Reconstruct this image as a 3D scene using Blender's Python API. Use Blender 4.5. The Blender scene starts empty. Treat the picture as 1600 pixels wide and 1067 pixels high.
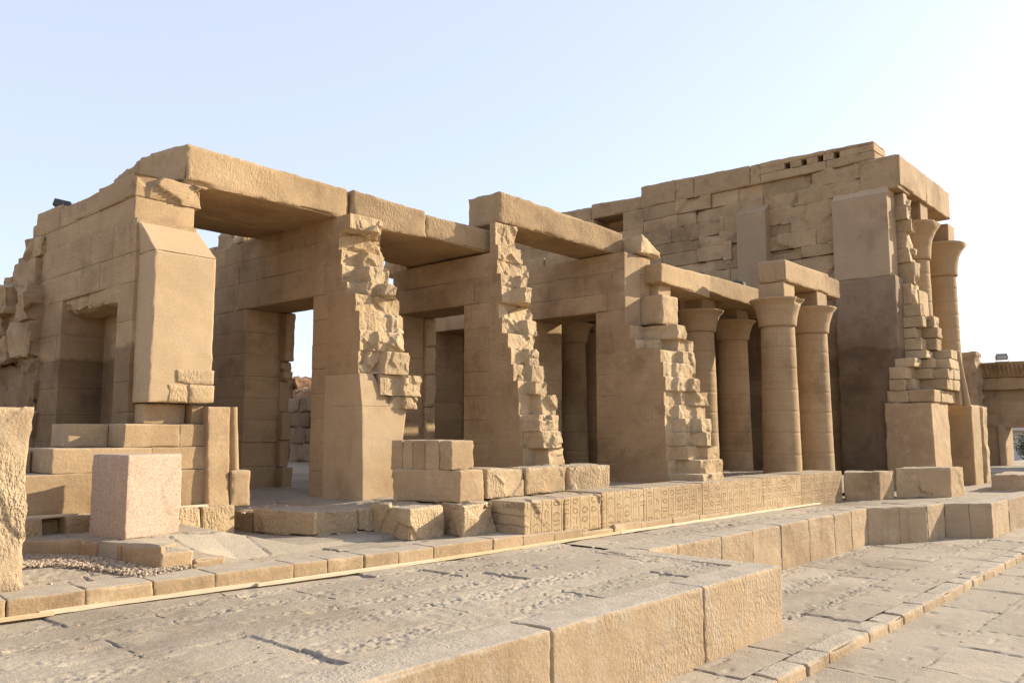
import bpy, math, random
import numpy as np

R = math.radians
S = bpy.context.scene
COL = S.collection

# ------------------------------------------------------------------ camera
cam = bpy.data.cameras.new('camera')
cam.sensor_width = 36.0
cam.lens = 29.025
cam.clip_start = 0.1
cam.clip_end = 6000
co = bpy.data.objects.new('camera', cam)
COL.objects.link(co)
co.location = (0, 0, 3.2)
co.rotation_euler = (R(90 + 6.26), 0, R(41.94 - 90))
S.camera = co

# ------------------------------------------------------------------ light
SUN_AZ, SUN_EL = -25.0, 23.0
w = bpy.data.worlds.new('World')
S.world = w
w.use_nodes = True
nt = w.node_tree
bg = nt.nodes['Background']
sky = nt.nodes.new('ShaderNodeTexSky')
sky.sky_type = 'NISHITA'
sky.sun_disc = False
sky.sun_elevation = R(SUN_EL)
sky.sun_rotation = R(90 - SUN_AZ)
sky.air_density = 1.0
sky.dust_density = 1.0
sky.ozone_density = 1.0
hz = nt.nodes.new('ShaderNodeMix'); hz.data_type = 'RGBA'      # thin dusty air whitens the whole sky
hz.inputs[0].default_value = 0.45
hz.inputs[7].default_value = (6.05, 6.25, 7.9, 1)
nt.links.new(sky.outputs[0], hz.inputs[6])
nt.links.new(hz.outputs[2], bg.inputs[0])
bg.inputs[1].default_value = 0.1
sl = bpy.data.lights.new('sun', 'SUN')
sl.energy = 4.6
sl.angle = R(0.5)
sl.color = (1.0, 0.89, 0.71)
so = bpy.data.objects.new('sun', sl)
COL.objects.link(so)
so.location = (60, -30, 40)
so.rotation_euler = (R(90 - SUN_EL), 0, R(SUN_AZ + 90))
S.view_settings.view_transform = 'Standard'
S.view_settings.look = 'None'
S.view_settings.gamma = 1.0
S.view_settings.use_curve_mapping = False
S.view_settings.exposure = 1.03

# ------------------------------------------------------------------ noise
def _h(i, j, k, s):
    n = (i.astype(np.int64) * 374761393 + j.astype(np.int64) * 668265263 + k.astype(np.int64) * 2147483647 + s * 974634777) & 0xffffffff
    n = ((n ^ (n >> 13)) * 1274126177) & 0xffffffff
    n = (n ^ (n >> 16)) & 0xffffff
    return n / float(0xffffff) * 2 - 1

def noise(p, f=1.0, s=0):
    q = p * f
    b = np.floor(q)
    t = q - b
    t = t * t * (3 - 2 * t)
    b = b.astype(np.int64)
    i, j, k = b[:, 0], b[:, 1], b[:, 2]
    x, y, z = t[:, 0], t[:, 1], t[:, 2]
    r = 0
    for a in (0, 1):
        wx = x if a else 1 - x
        for c in (0, 1):
            wy = y if c else 1 - y
            for d in (0, 1):
                wz = z if d else 1 - z
                r = r + wx * wy * wz * _h(i + a, j + c, k + d, s)
    return r

def fbm(p, f, s=0, o=3):
    r = 0
    a = 1.0
    for n in range(o):
        r = r + a * noise(p, f, s + n * 17)
        f *= 2.03
        a *= 0.5
    return r

def facet(p, f, s=0):
    """broken-rock relief: every cell of a jittered grid is one tilted plane"""
    q = p * f
    b = np.floor(q).astype(np.int64)
    best = np.full(len(p), 1e9); val = np.zeros(len(p))
    for i in (-1, 0, 1):
        for j in (-1, 0, 1):
            for k in (-1, 0, 1):
                c = b + np.array([i, j, k])
                h = [_h(c[:, 0], c[:, 1], c[:, 2], s + n) for n in range(3)]
                ctr = c + 0.5 + 0.45 * np.stack(h, -1)
                d = q - ctr
                dd = (d * d).sum(-1)
                m = dd < best
                if m.any():
                    t = d[:, 0] * h[1] + d[:, 1] * h[2] + d[:, 2] * h[0] + 0.6 * h[0] * h[1] * 2
                    val = np.where(m, t, val); best = np.where(m, dd, best)
    return val

# ------------------------------------------------------------------ mesh collector
class MB:
    def __init__(self):
        self.v = []; self.q = []; self.n = 0; self.sm = []; self.t = []; self.d = []; self.tint = 0.5
    def add(self, v, q, smooth=True):
        self.v.append(np.asarray(v, float)); self.q.append(np.asarray(q, np.int64) + self.n)
        self.sm.append(np.full(len(q), smooth)); self.n += len(v); self.t.append(np.full(len(v), self.tint))
    def grid(self, P, smooth=True):
        a, b = P.shape[:2]
        idx = np.arange(a * b).reshape(a, b)
        q = np.stack([idx[:-1, :-1], idx[1:, :-1], idx[1:, 1:], idx[:-1, 1:]], -1).reshape(-1, 4)
        self.add(P.reshape(-1, 3), q, smooth)
    def build(self, name, mat, parent=None, origin=None):
        V = np.concatenate(self.v); Q = np.concatenate(self.q)
        if parent is not None and origin is None:
            origin = tuple(parent['_loc'])
        o3 = np.array(origin if origin is not None else (0, 0, 0), float)
        V = V - o3
        me = bpy.data.meshes.new(name)
        me.vertices.add(len(V)); me.vertices.foreach_set('co', V.astype(np.float32).ravel())
        me.loops.add(Q.size); me.loops.foreach_set('vertex_index', Q.astype(np.int32).ravel())
        me.polygons.add(len(Q))
        me.polygons.foreach_set('loop_start', np.arange(0, Q.size, 4, dtype=np.int32))
        me.polygons.foreach_set('loop_total', np.full(len(Q), 4, dtype=np.int32))
        me.polygons.foreach_set('use_smooth', np.concatenate(self.sm))
        ta = me.attributes.new('tint', 'FLOAT', 'POINT'); ta.data.foreach_set('value', np.concatenate(self.t).astype(np.float32))
        if self.d:
            da = me.attributes.new('joint_dirt_shade', 'FLOAT', 'POINT'); da.data.foreach_set('value', np.concatenate(self.d).astype(np.float32))
        me.update(calc_edges=True)
        me.validate()
        me.materials.append(mat)
        o = bpy.data.objects.new(name, me)
        COL.objects.link(o)
        if parent is not None:
            o.parent = parent
        else:
            o.location = o3
        return o

def tag(o, label=None, cat=None, group=None, kind=None):
    if label: o['label'] = label
    if cat: o['category'] = cat
    if group: o['group'] = group
    if kind: o['kind'] = kind
    elif cat: o['kind'] = 'thing'
    return o

def thing(name, label, cat, loc, group=None):
    o = bpy.data.objects.new(name, None)
    COL.objects.link(o)
    o.location = loc
    o['_loc'] = loc
    o.empty_display_size = 0.3
    return tag(o, label, cat, group, 'thing')

# ------------------------------------------------------------------ weathered block
def _ax(L, res, r):
    n = max(1, int(round(L / res)))
    t = list(np.linspace(0, 1, n + 1))
    if r > 0 and L > 5 * r:
        t += [0.35 * r / L, r / L, 1 - r / L, 1 - 0.35 * r / L]
    t = sorted(t)
    out = [0.0]
    for x in t[1:]:
        if x - out[-1] > 0.2 * min(r if r > 0 else res, res) / max(L, 1e-6):
            out.append(x)
    out[-1] = 1.0
    return np.array(out)

FACES = [(0, 0), (0, 1), (1, 0), (1, 1), (2, 0), (2, 1)]

def hexa(mb, P, res, amp=0.01, chip=0.02, seed=0, freq=1.3, skip=(), big=0.0, carve=None, fac=None, fall=False):
    """eight-cornered stone P[i,j,k] with worn, chipped edges and an uneven face"""
    P = np.asarray(P, float).reshape(2, 2, 2, 3)
    if np.isscalar(res): res = (res,) * 3
    ax = [(P[1] - P[0]).reshape(-1, 3).mean(0), (P[:, 1] - P[:, 0]).reshape(-1, 3).mean(0), (P[:, :, 1] - P[:, :, 0]).reshape(-1, 3).mean(0)]
    L = [np.linalg.norm(a) for a in ax]
    D = [a / l for a, l in zip(ax, L)]
    r = chip * 2.4
    T = [_ax(L[i], res[i], r) for i in range(3)]
    pts = []; info = []
    for (a, side) in FACES:
        if (a, side) in skip: continue
        b, c = [i for i in range(3) if i != a]
        U, W = np.meshgrid(T[b], T[c], indexing='ij')
        uv = np.zeros(U.shape + (3,))
        uv[..., a] = side; uv[..., b] = U; uv[..., c] = W
        info.append((U.shape, (a, side), len(uv.reshape(-1, 3))))
        pts.append(uv.reshape(-1, 3))
    u = np.concatenate(pts)
    x, y, z = u[:, 0:1], u[:, 1:2], u[:, 2:3]
    p = 0
    for i in (0, 1):
        wx = x if i else 1 - x
        for j in (0, 1):
            wy = y if j else 1 - y
            for k in (0, 1):
                wz = z if k else 1 - z
                p = p + wx * wy * wz * P[i, j, k]
    d = []; s = []
    for i in range(3):
        t = u[:, i]
        d.append(np.minimum(t, 1 - t) * L[i]); s.append(np.where(t < .5, -1.0, 1.0))
    h = [np.clip(1 - dd / r, 0, 1) ** 2 for dd in d]
    o = [(dd < 1e-6) * 1.0 for dd in d]
    n1 = noise(p, 2.1 / max(0.25, min(1.0, max(L) / 1.2)), seed + 5)
    n2 = noise(p, 9.0, seed + 9)
    a = chip * (0.45 + 0.35 * n2 + 2.2 * np.clip(n1 - 0.15, 0, 1))
    bump = amp * fbm(p, freq * 2, seed, 3)
    fb = fac[0] * facet(p, fac[1], fac[2]) if fac else 0
    if big: bump = bump + big * fbm(p, freq * 0.7, seed + 40, 2)
    q = p.copy()
    for i in range(3):
        j, k = [m for m in range(3) if m != i]
        inset = a * h[i] * np.maximum(h[j], h[k])
        q += (s[i] * (o[i] * (bump + (fb if (i == 1 or fall) else fb * (s[0] > 0) if i == 0 else 0)) - inset))[:, None] * D[i][None]
    if carve is not None:
        q = carve(q, u)
    mb.tint = (seed * 0.61803 + float(P.sum()) * 3.7) % 1.0
    ofs = 0
    for (shp, (fa, side), cnt) in info:
        G = q[ofs:ofs + cnt].reshape(shp + (3,)); ofs += cnt
        flip = (side == 1) ^ (fa == 1)
        mb.grid(G if flip else G[::-1])

def box(x0, x1, y0, y1, z0, z1):
    return [[[(x, y, z) for z in (z0, z1)] for y in (y0, y1)] for x in (x0, x1)]

def foot(a, b, c, d, z0, z1, zt=None):
    """a=(x0,y0) b=(x0,y1) c=(x1,y0) d=(x1,y1)"""
    t = zt or (z1,) * 4
    return [[[(*a, z0), (*a, t[0])], [(*b, z0), (*b, t[1])]], [[(*c, z0), (*c, t[2])], [(*d, z0), (*d, t[3])]]]

def lod(x, y, k=0.0030, lo=0.02):
    return max(lo, k * math.hypot(x, y))

def subtract(iv, cuts):
    out = [iv]
    for (a, b) in cuts:
        nx = []
        for (c, d) in out:
            if b <= c or a >= d: nx.append((c, d)); continue
            if a > c: nx.append((c, a))
            if b < d: nx.append((b, d))
        out = nx
    return [i for i in out if i[1] - i[0] > 0.04]

def masonry(mb, x0, x1, y0, y1, zs, rng, openings=(), lens=(0.9, 1.7), jit=0.004, chip=0.0045, amp=0.004, ztop=None, drop=0.0, deep=0.0, deepy=99, seed=0, k=0.0030, joint=0.0008, fac=None):
    """courses of dressed blocks; the face looking to -X is the one people see"""
    for c in range(len(zs) - 1):
        za, zb = zs[c], zs[c + 1]
        cuts = [(o[0], o[1]) for o in openings if za < o[3] - 0.02 and zb > o[2] + 0.02]
        y = y0 - rng.random() * lens[0] * 0.7
        while y < y1:
            e = y + rng.uniform(*lens)
            for (a, b) in subtract((max(y, y0), min(e, y1)), cuts):
                if y1 - b < 0.3 and b < y1: b = y1
                m = (a + b) / 2
                if ztop and (za + zb) / 2 > ztop(m): continue
                if drop and rng.random() < drop: continue
                j = rng.uniform(-jit, jit)
                if deep and m < deepy and rng.random() < 0.4: j += rng.uniform(-deep * 0.5, deep)
                rs = lod(x0, m, k)
                hexa(mb, box(x0 + j, x1 + rng.uniform(-.02, .02), a + joint, b - joint, za + joint, zb - joint), (0.5, rs, rs), amp, chip, seed + rng.randrange(999), fac=fac if fac and m < deepy + 1.5 else None, fall=True)
            y = e

# ------------------------------------------------------------------ materials
def stone(name, ca, cb, cc=None, bump=0.35, fine=22.0, pit=0.0, stain=None, stain_col=(0.55, 0.5, 0.46), dust=0.0, dust_col=(0.375, 0.322, 0.247), relief=None, rough=0.9, bands=0.5, grain=None, edge=0.35, keepr=(0.42, 0.58), rcol=0.28, tone=0.16, patina=0.75, salt=0.22, dirt_shade=0.0):
    m = bpy.data.materials.new(name); m.use_nodes = True
    t = m.node_tree; N = t.nodes; Lk = t.links.new
    bs = N['Principled BSDF']; bs.inputs['Roughness'].default_value = rough
    bs.inputs['Specular IOR Level'].default_value = 0.15
    g = N.new('ShaderNodeNewGeometry')
    def nz(scale, det=4, rg=0.6, vec=None, mapping=None):
        n = N.new('ShaderNodeTexNoise'); n.inputs['Scale'].default_value = scale
        n.inputs['Detail'].default_value = det; n.inputs['Roughness'].default_value = rg
        src = vec or g.outputs['Position']
        if mapping:
            mp = N.new('ShaderNodeMapping'); mp.inputs['Scale'].default_value = mapping
            Lk(src, mp.inputs[0]); src = mp.outputs[0]
        Lk(src, n.inputs['Vector']); return n.outputs[0]
    def ramp(v, a, b, lo=0.0, hi=1.0):
        n = N.new('ShaderNodeMapRange'); n.interpolation_type = 'SMOOTHSTEP'
        n.inputs[1].default_value = a; n.inputs[2].default_value = b; n.inputs[3].default_value = lo; n.inputs[4].default_value = hi
        Lk(v, n.inputs[0]); return n.outputs[0]
    def math_(op, a, b=None):
        n = N.new('ShaderNodeMath'); n.operation = op
        for i, v in enumerate((a, b)):
            if v is None: continue
            if isinstance(v, (int, float)): n.inputs[i].default_value = v
            else: Lk(v, n.inputs[i])
        return n.outputs[0]
    def mix(f, a, b, mode='MIX'):
        n = N.new('ShaderNodeMix'); n.data_type = 'RGBA'; n.blend_type = mode
        if isinstance(f, (int, float)): n.inputs[0].default_value = f
        else: Lk(f, n.inputs[0])
        for i, v in ((6, a), (7, b)):
            if isinstance(v, tuple): n.inputs[i].default_value = (*v, 1)
            else: Lk(v, n.inputs[i])
        return n.outputs[2]
    c = mix(ramp(nz(0.55, 5, 0.65), 0.35, 0.66), ca, cb)
    if cc: c = mix(ramp(nz(1.7, 5, 0.7), 0.5, 0.72), c, cc)
    # bedding bands and vertical run-off streaks
    if bands:
        c = mix(math_('MULTIPLY', ramp(nz(1.0, 4, 0.6, mapping=(0.35, 0.35, 7.0)), 0.5, 0.7), 0.35 * bands), c, tuple(x * 0.72 for x in ca))
        c = mix(math_('MULTIPLY', ramp(nz(1.0, 3, 0.6, mapping=(2.6, 2.6, 0.22)), 0.52, 0.74), 0.4 * bands), c, tuple(x * 0.7 for x in cb))
    # block-to-block tone, brown patina and pale salt bloom
    at = N.new('ShaderNodeAttribute'); at.attribute_name = 'tint'
    c = mix(1.0, c, mix(at.outputs['Fac'], tuple(1 - tone * k for k in (1.0, 1.05, 1.15)), tuple(1 + tone * k for k in (0.7, 0.65, 0.6))), 'MULTIPLY')
    c = mix(math_('MULTIPLY', ramp(nz(0.33, 4, 0.65), 0.5, 0.68), patina), c, mix(1.0, c, (0.62, 0.57, 0.53), 'MULTIPLY'))
    c = mix(math_('MULTIPLY', ramp(nz(0.8, 5, 0.7), 0.58, 0.72), salt), c, (0.50, 0.41, 0.30))
    if dirt_shade:
        ad = N.new('ShaderNodeAttribute'); ad.attribute_name = 'joint_dirt_shade'
        c = mix(math_('MULTIPLY', ad.outputs['Fac'], dirt_shade), c, (0.10, 0.08, 0.055))  # dirt and groove shade both mixed into the joint colour
    fv = nz(fine, 3, 0.7)
    c = mix(1.0, c, mix(ramp(fv, 0.3, 0.7), (0.90, 0.895, 0.89), (1.06, 1.06, 1.06)), 'MULTIPLY')
    if grain:
        v = N.new('ShaderNodeTexVoronoi'); v.inputs['Scale'].default_value = grain; Lk(g.outputs['Position'], v.inputs['Vector'])
        gv = N.new('ShaderNodeSeparateColor'); Lk(v.outputs['Color'], gv.inputs[0])
        c = mix(1.0, c, mix(gv.outputs[0], (0.8, 0.77, 0.75), (1.12, 1.12, 1.12)), 'MULTIPLY')
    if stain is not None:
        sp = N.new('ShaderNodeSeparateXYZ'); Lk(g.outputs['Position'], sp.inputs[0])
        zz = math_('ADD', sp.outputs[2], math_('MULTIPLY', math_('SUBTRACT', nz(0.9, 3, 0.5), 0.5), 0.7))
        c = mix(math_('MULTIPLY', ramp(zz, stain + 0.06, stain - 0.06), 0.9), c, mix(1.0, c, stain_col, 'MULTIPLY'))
    if dust:
        sn = N.new('ShaderNodeSeparateXYZ'); Lk(g.outputs['True Normal'], sn.inputs[0])
        c = mix(math_('MULTIPLY', ramp(sn.outputs[2], 0.6, 0.95), dust), c, mix(ramp(nz(3.0, 4), 0.35, 0.65), dust_col, tuple(x * 0.85 for x in dust_col)))
    if edge:
        c = mix(math_('MULTIPLY', ramp(g.outputs['Pointiness'], 0.53, 0.62), edge), c, tuple(min(0.7, x * 1.35 + .05) for x in cb))
    hgt = math_('ADD', math_('MULTIPLY', nz(5.0, 5, 0.65), 0.6), math_('MULTIPLY', fv, 0.45))
    if pit:
        pk = ramp(nz(1.0, 2, 0.6, mapping=(22.0, 22.0, 13.0)), 0.36, 0.62)
        pv = math_('MULTIPLY', pk, ramp(nz(0.9, 2), 0.36, 0.6))
        hgt = math_('ADD', hgt, math_('MULTIPLY', pv, pit))
    if relief:
        axis, pitch, amt = relief
        sp = N.new('ShaderNodeSeparateXYZ'); Lk(g.outputs['Position'], sp.inputs[0])
        uu = sp.outputs[axis]
        # columns of signs: rings, paired bars, uprights and hooks cut into the face
        warp = math_('MULTIPLY', math_('SUBTRACT', nz(9.0, 2, 0.5), 0.5), 0.45)
        cu = math_('DIVIDE', uu, pitch * 2); cv = math_('DIVIDE', sp.outputs[2], pitch * 1.25)
        fu = math_('ADD', math_('SUBTRACT', math_('FRACT', cu), 0.5), math_('MULTIPLY', warp, 0.5))
        fv2 = math_('ADD', math_('SUBTRACT', math_('FRACT', cv), 0.5), warp)
        cid = N.new('ShaderNodeCombineXYZ'); Lk(math_('FLOOR', cu), cid.inputs[0]); Lk(math_('FLOOR', cv), cid.inputs[1])
        wn = N.new('ShaderNodeTexWhiteNoise'); wn.noise_dimensions = '2D'; Lk(cid.outputs[0], wn.inputs['Vector'])
        rv = wn.outputs['Value']
        au, av = math_('ABSOLUTE', fu), math_('ABSOLUTE', fv2)
        rad = math_('SQRT', math_('ADD', math_('MULTIPLY', fu, fu), math_('MULTIPLY', fv2, fv2)))
        ring = ramp(math_('ABSOLUTE', math_('SUBTRACT', rad, 0.25)), 0.05, 0.09)
        bars = math_('MAXIMUM', ramp(math_('ABSOLUTE', math_('SUBTRACT', av, 0.2)), 0.05, 0.09), ramp(au, 0.30, 0.34))
        posts = math_('MAXIMUM', ramp(math_('ABSOLUTE', math_('SUBTRACT', au, 0.14)), 0.04, 0.07), ramp(av, 0.34, 0.38))
        hook = math_('MAXIMUM', ramp(math_('ABSOLUTE', math_('SUBTRACT', math_('ADD', fv2, math_('MULTIPLY', au, 0.9)), 0.1)), 0.05, 0.09), ramp(au, 0.32, 0.36))
        def pick(lo, hi, v):
            inside = math_('MULTIPLY', math_('GREATER_THAN', rv, lo), math_('LESS_THAN', rv, hi))
            return math_('MAXIMUM', v, math_('SUBTRACT', 1.0, inside))
        gly = math_('MINIMUM', math_('MINIMUM', pick(0.0, 0.24, ring), pick(0.24, 0.5, bars)), math_('MINIMUM', pick(0.5, 0.7, posts), pick(0.7, 0.92, hook)))
        line = ramp(math_('ABSOLUTE', math_('SUBTRACT', math_('ABSOLUTE', math_('SUBTRACT', math_('FRACT', cu), 0.5)), 0.5)), 0.02, 0.06)
        keep = ramp(nz(0.55, 2, 0.5), *keepr)
        rel = math_('MULTIPLY', math_('MULTIPLY', line, gly), keep)
        rel = math_('ADD', rel, math_('SUBTRACT', 1.0, keep))
        hgt = math_('ADD', hgt, math_('MULTIPLY', rel, amt))
        c = mix(math_('MULTIPLY', math_('SUBTRACT', 1.0, rel), rcol), c, tuple(x * 0.45 for x in ca))
    b = N.new('ShaderNodeBump'); b.inputs['Strength'].default_value = bump; b.inputs['Distance'].default_value = 0.035
    Lk(hgt, b.inputs['Height']); Lk(b.outputs[0], bs.inputs['Normal'])
    Lk(c, bs.inputs['Base Color'])
    return m

GOLD = (0.405, 0.285, 0.158); TAN = (0.345, 0.238, 0.130); PALE = (0.48, 0.36, 0.215); BROWN = (0.29, 0.18, 0.097)
M = {}
M['wall'] = stone('sandstone_wall', TAN, GOLD, (0.285, 0.19, 0.112), bump=0.3, dust=0.5, relief=(1, 0.16, 0.42), tone=0.10, rcol=0.2, keepr=(0.42, 0.6))
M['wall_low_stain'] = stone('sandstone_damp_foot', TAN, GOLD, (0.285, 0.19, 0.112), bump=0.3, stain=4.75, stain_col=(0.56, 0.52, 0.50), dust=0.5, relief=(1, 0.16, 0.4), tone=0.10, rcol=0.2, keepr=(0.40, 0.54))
M['broken'] = stone('sandstone_broken', GOLD, PALE, TAN, bump=0.6, pit=0.4, dust=0.35, bands=0.3, tone=0.09, patina=0.35)
M['plaster'] = stone('smooth_repair', (0.39, 0.28, 0.165), (0.43, 0.315, 0.188), bump=0.15, bands=0.25, fine=30)
M['slab'] = stone('sandstone_slab', GOLD, TAN, (0.32, 0.22, 0.13), bump=0.4, pit=0.6, dust=0.5, bands=0.6)
M['column'] = stone('sandstone_column', TAN, GOLD, (0.33, 0.235, 0.145), bump=0.3, bands=0.8, relief=(1, 0.12, 0.25), rcol=0.14)
M['block'] = stone('sandstone_block', GOLD, PALE, (0.36, 0.25, 0.145), bump=0.6, pit=0.8, dust=0.75, bands=0.35)
M['dressed'] = stone('sandstone_dressed', GOLD, (0.37, 0.255, 0.15), PALE, bump=0.35, dust=0.75, bands=0.5)
M['step'] = stone('sandstone_step', (0.405, 0.30, 0.187), (0.36, 0.257, 0.152), (0.40, 0.325, 0.23), bump=0.6, pit=0.35, dust=0.95, bands=1.2, edge=0.85, salt=0.45, patina=0.6)
M['kerb'] = stone('sandstone_kerb', (0.40, 0.285, 0.165), (0.36, 0.25, 0.14), PALE, bump=0.5, dust=0.9, bands=0.9, edge=0.7, salt=0.35)
M['inscribed'] = stone('sandstone_inscribed', GOLD, PALE, TAN, bump=0.7, dust=0.75, relief=(0, 0.15, 1.1), bands=0.3, keepr=(0.22, 0.34), rcol=0.45)
M['granite'] = stone('pink_granite', (0.405, 0.305, 0.222), (0.37, 0.275, 0.2), bump=0.25, fine=40, grain=55.0, bands=0.0)
M['boulder'] = stone('pale_boulder', PALE, (0.42, 0.31, 0.195), bump=0.8, pit=0.8, bands=0.2)
M['pave'] = stone('paving_stone', (0.355, 0.303, 0.228), (0.31, 0.263, 0.2), (0.385, 0.318, 0.226), bump=0.7, dirt_shade=0.6, tone=0.10, patina=0.5, fine=34, bands=0.0)
M['wall_high'] = stone('sandstone_tall_wall', TAN, GOLD, (0.28, 0.2, 0.128), bump=0.45, stain=9.4, stain_col=(0.80, 0.77, 0.74), dust=0.5)
M['anta'] = stone('smooth_repair_pier', (0.365, 0.262, 0.16), (0.395, 0.287, 0.178), bump=0.2, bands=0.3)
M['anta_low'] = stone('stained_pier_shaded_wall', (0.31, 0.222, 0.14), (0.27, 0.19, 0.12), (0.225, 0.157, 0.1), bump=0.4, stain=6.6, stain_col=(0.72, 0.69, 0.66), bands=1.0, salt=0.3)
M['mudbrick'] = stone('mud_brick', (0.33, 0.20, 0.115), (0.26, 0.15, 0.085), bump=1.0, pit=1.0, bands=0.6)
M['sand'] = stone('sand', (0.44, 0.33, 0.21), (0.40, 0.30, 0.2), bump=0.4, bands=0.0)

def plain(name, col, rough=0.6, bump=0.15, sc=30.0, var=0.25, stretch=(1, 1, 1), metallic=0.0):
    m = bpy.data.materials.new(name); m.use_nodes = True
    t = m.node_tree; N = t.nodes; Lk = t.links.new; bs = N['Principled BSDF']
    bs.inputs['Roughness'].default_value = rough; bs.inputs['Metallic'].default_value = metallic
    tc = N.new('ShaderNodeNewGeometry'); mp = N.new('ShaderNodeMapping'); mp.inputs['Scale'].default_value = stretch
    n = N.new('ShaderNodeTexNoise'); n.inputs['Scale'].default_value = sc; n.inputs['Detail'].default_value = 4
    Lk(tc.outputs['Position'], mp.inputs[0]); Lk(mp.outputs[0], n.inputs['Vector'])
    r = N.new('ShaderNodeMix'); r.data_type = 'RGBA'
    r.inputs[6].default_value = (*[c * (1 - var) for c in col], 1); r.inputs[7].default_value = (*[min(1, c * (1 + var)) for c in col], 1)
    Lk(n.outputs[0], r.inputs[0]); Lk(r.outputs[2], bs.inputs['Base Color'])
    b = N.new('ShaderNodeBump'); b.inputs['Strength'].default_value = bump; b.inputs['Distance'].default_value = 0.01
    Lk(n.outputs[0], b.inputs['Height']); Lk(b.outputs[0], bs.inputs['Normal'])
    return m
M['wood'] = plain('pale_timber', (0.58, 0.47, 0.31), 0.7, 0.3, 6, 0.25, (0.6, 12, 12))
M['wood2'] = plain('yellow_timber', (0.55, 0.40, 0.22), 0.7, 0.3, 6, 0.25, (0.6, 12, 12))
M['metal'] = plain('dark_lamp_metal', (0.05, 0.048, 0.046), 0.5)
M['lampglass'] = plain('lamp_glass', (0.35, 0.33, 0.28), 0.15, 0.02)
M['leaf'] = plain('dusty_leaves', (0.075, 0.10, 0.045), 0.7, 0.2, 3, 0.5)
M['bark'] = plain('bark', (0.14, 0.10, 0.07), 0.9)
M['white'] = plain('white_paint', (0.55, 0.52, 0.47), 0.7)
M['pebble'] = plain('pebbles', (0.40, 0.315, 0.22), 0.9, 0.2, 20, 0.35)

# ------------------------------------------------------------------ ground
def interp(x, pts):
    return np.interp(x, [p[0] for p in pts], [p[1] for p in pts])

def growing(a, b, d0, k):
    out = [a]
    while out[-1] < b:
        out.append(out[-1] + max(d0, k * abs(out[-1])))
    out[-1] = b
    return np.array(out)

def joints(X, Y, rows, rng, lens, width, depth, p, s):
    """grooves between paving stones laid in rows along X, some of them broken wide"""
    dz = np.zeros(X.shape); tone = np.full(X.shape, .5); dirt_shade = np.zeros(X.shape)
    wob = 0.035 * noise(p, 1.3, s) + 0.012 * noise(p, 6.0, s + 1)
    Yw = Y + wob; Xw = X + 0.05 * noise(p, 1.1, s + 3) + 0.015 * noise(p, 7.0, s + 2)
    wv = width * (0.35 + 1.0 * np.clip(noise(p, 1.7, s + 7) + 0.5 * noise(p, 5.0, s + 8) - 0.1, 0, 1))
    for r in range(len(rows) - 1):
        m = (Yw >= rows[r]) & (Yw < rows[r + 1])
        if not m.any(): continue
        xs = [X.min() - 2 * rng.random()]
        while xs[-1] < X.max() + 3: xs.append(xs[-1] + rng.uniform(*lens))
        xs = np.array(xs)
        k = np.clip(np.searchsorted(xs, Xw[m]), 1, len(xs) - 1)
        dx = np.minimum(np.abs(Xw[m] - xs[k - 1]), np.abs(xs[k] - Xw[m]))
        dy = np.minimum(Yw[m] - rows[r], rows[r + 1] - Yw[m])
        ty = rng.uniform(-0.006, 0.006)
        tilt = np.array([rng.uniform(-0.008, 0.008) for _ in xs])[k]
        slope = np.array([rng.uniform(-0.010, 0.010) for _ in xs])[k]
        g = np.maximum(np.exp(-(dx / wv[m]) ** 4), np.exp(-(dy / (0.6 * wv[m])) ** 4))
        tone[m] = np.array([rng.random() for _ in xs])[k]; dirt_shade[m] = np.maximum(np.exp(-(dx / (0.8 * wv[m] + .004)) ** 2), np.exp(-(dy / (0.7 * wv[m] + .004)) ** 2))
        dz[m] = tilt + ty + slope * (Xw[m] - xs[k - 1]) - depth * g
    return dz, tone, dirt_shade

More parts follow.
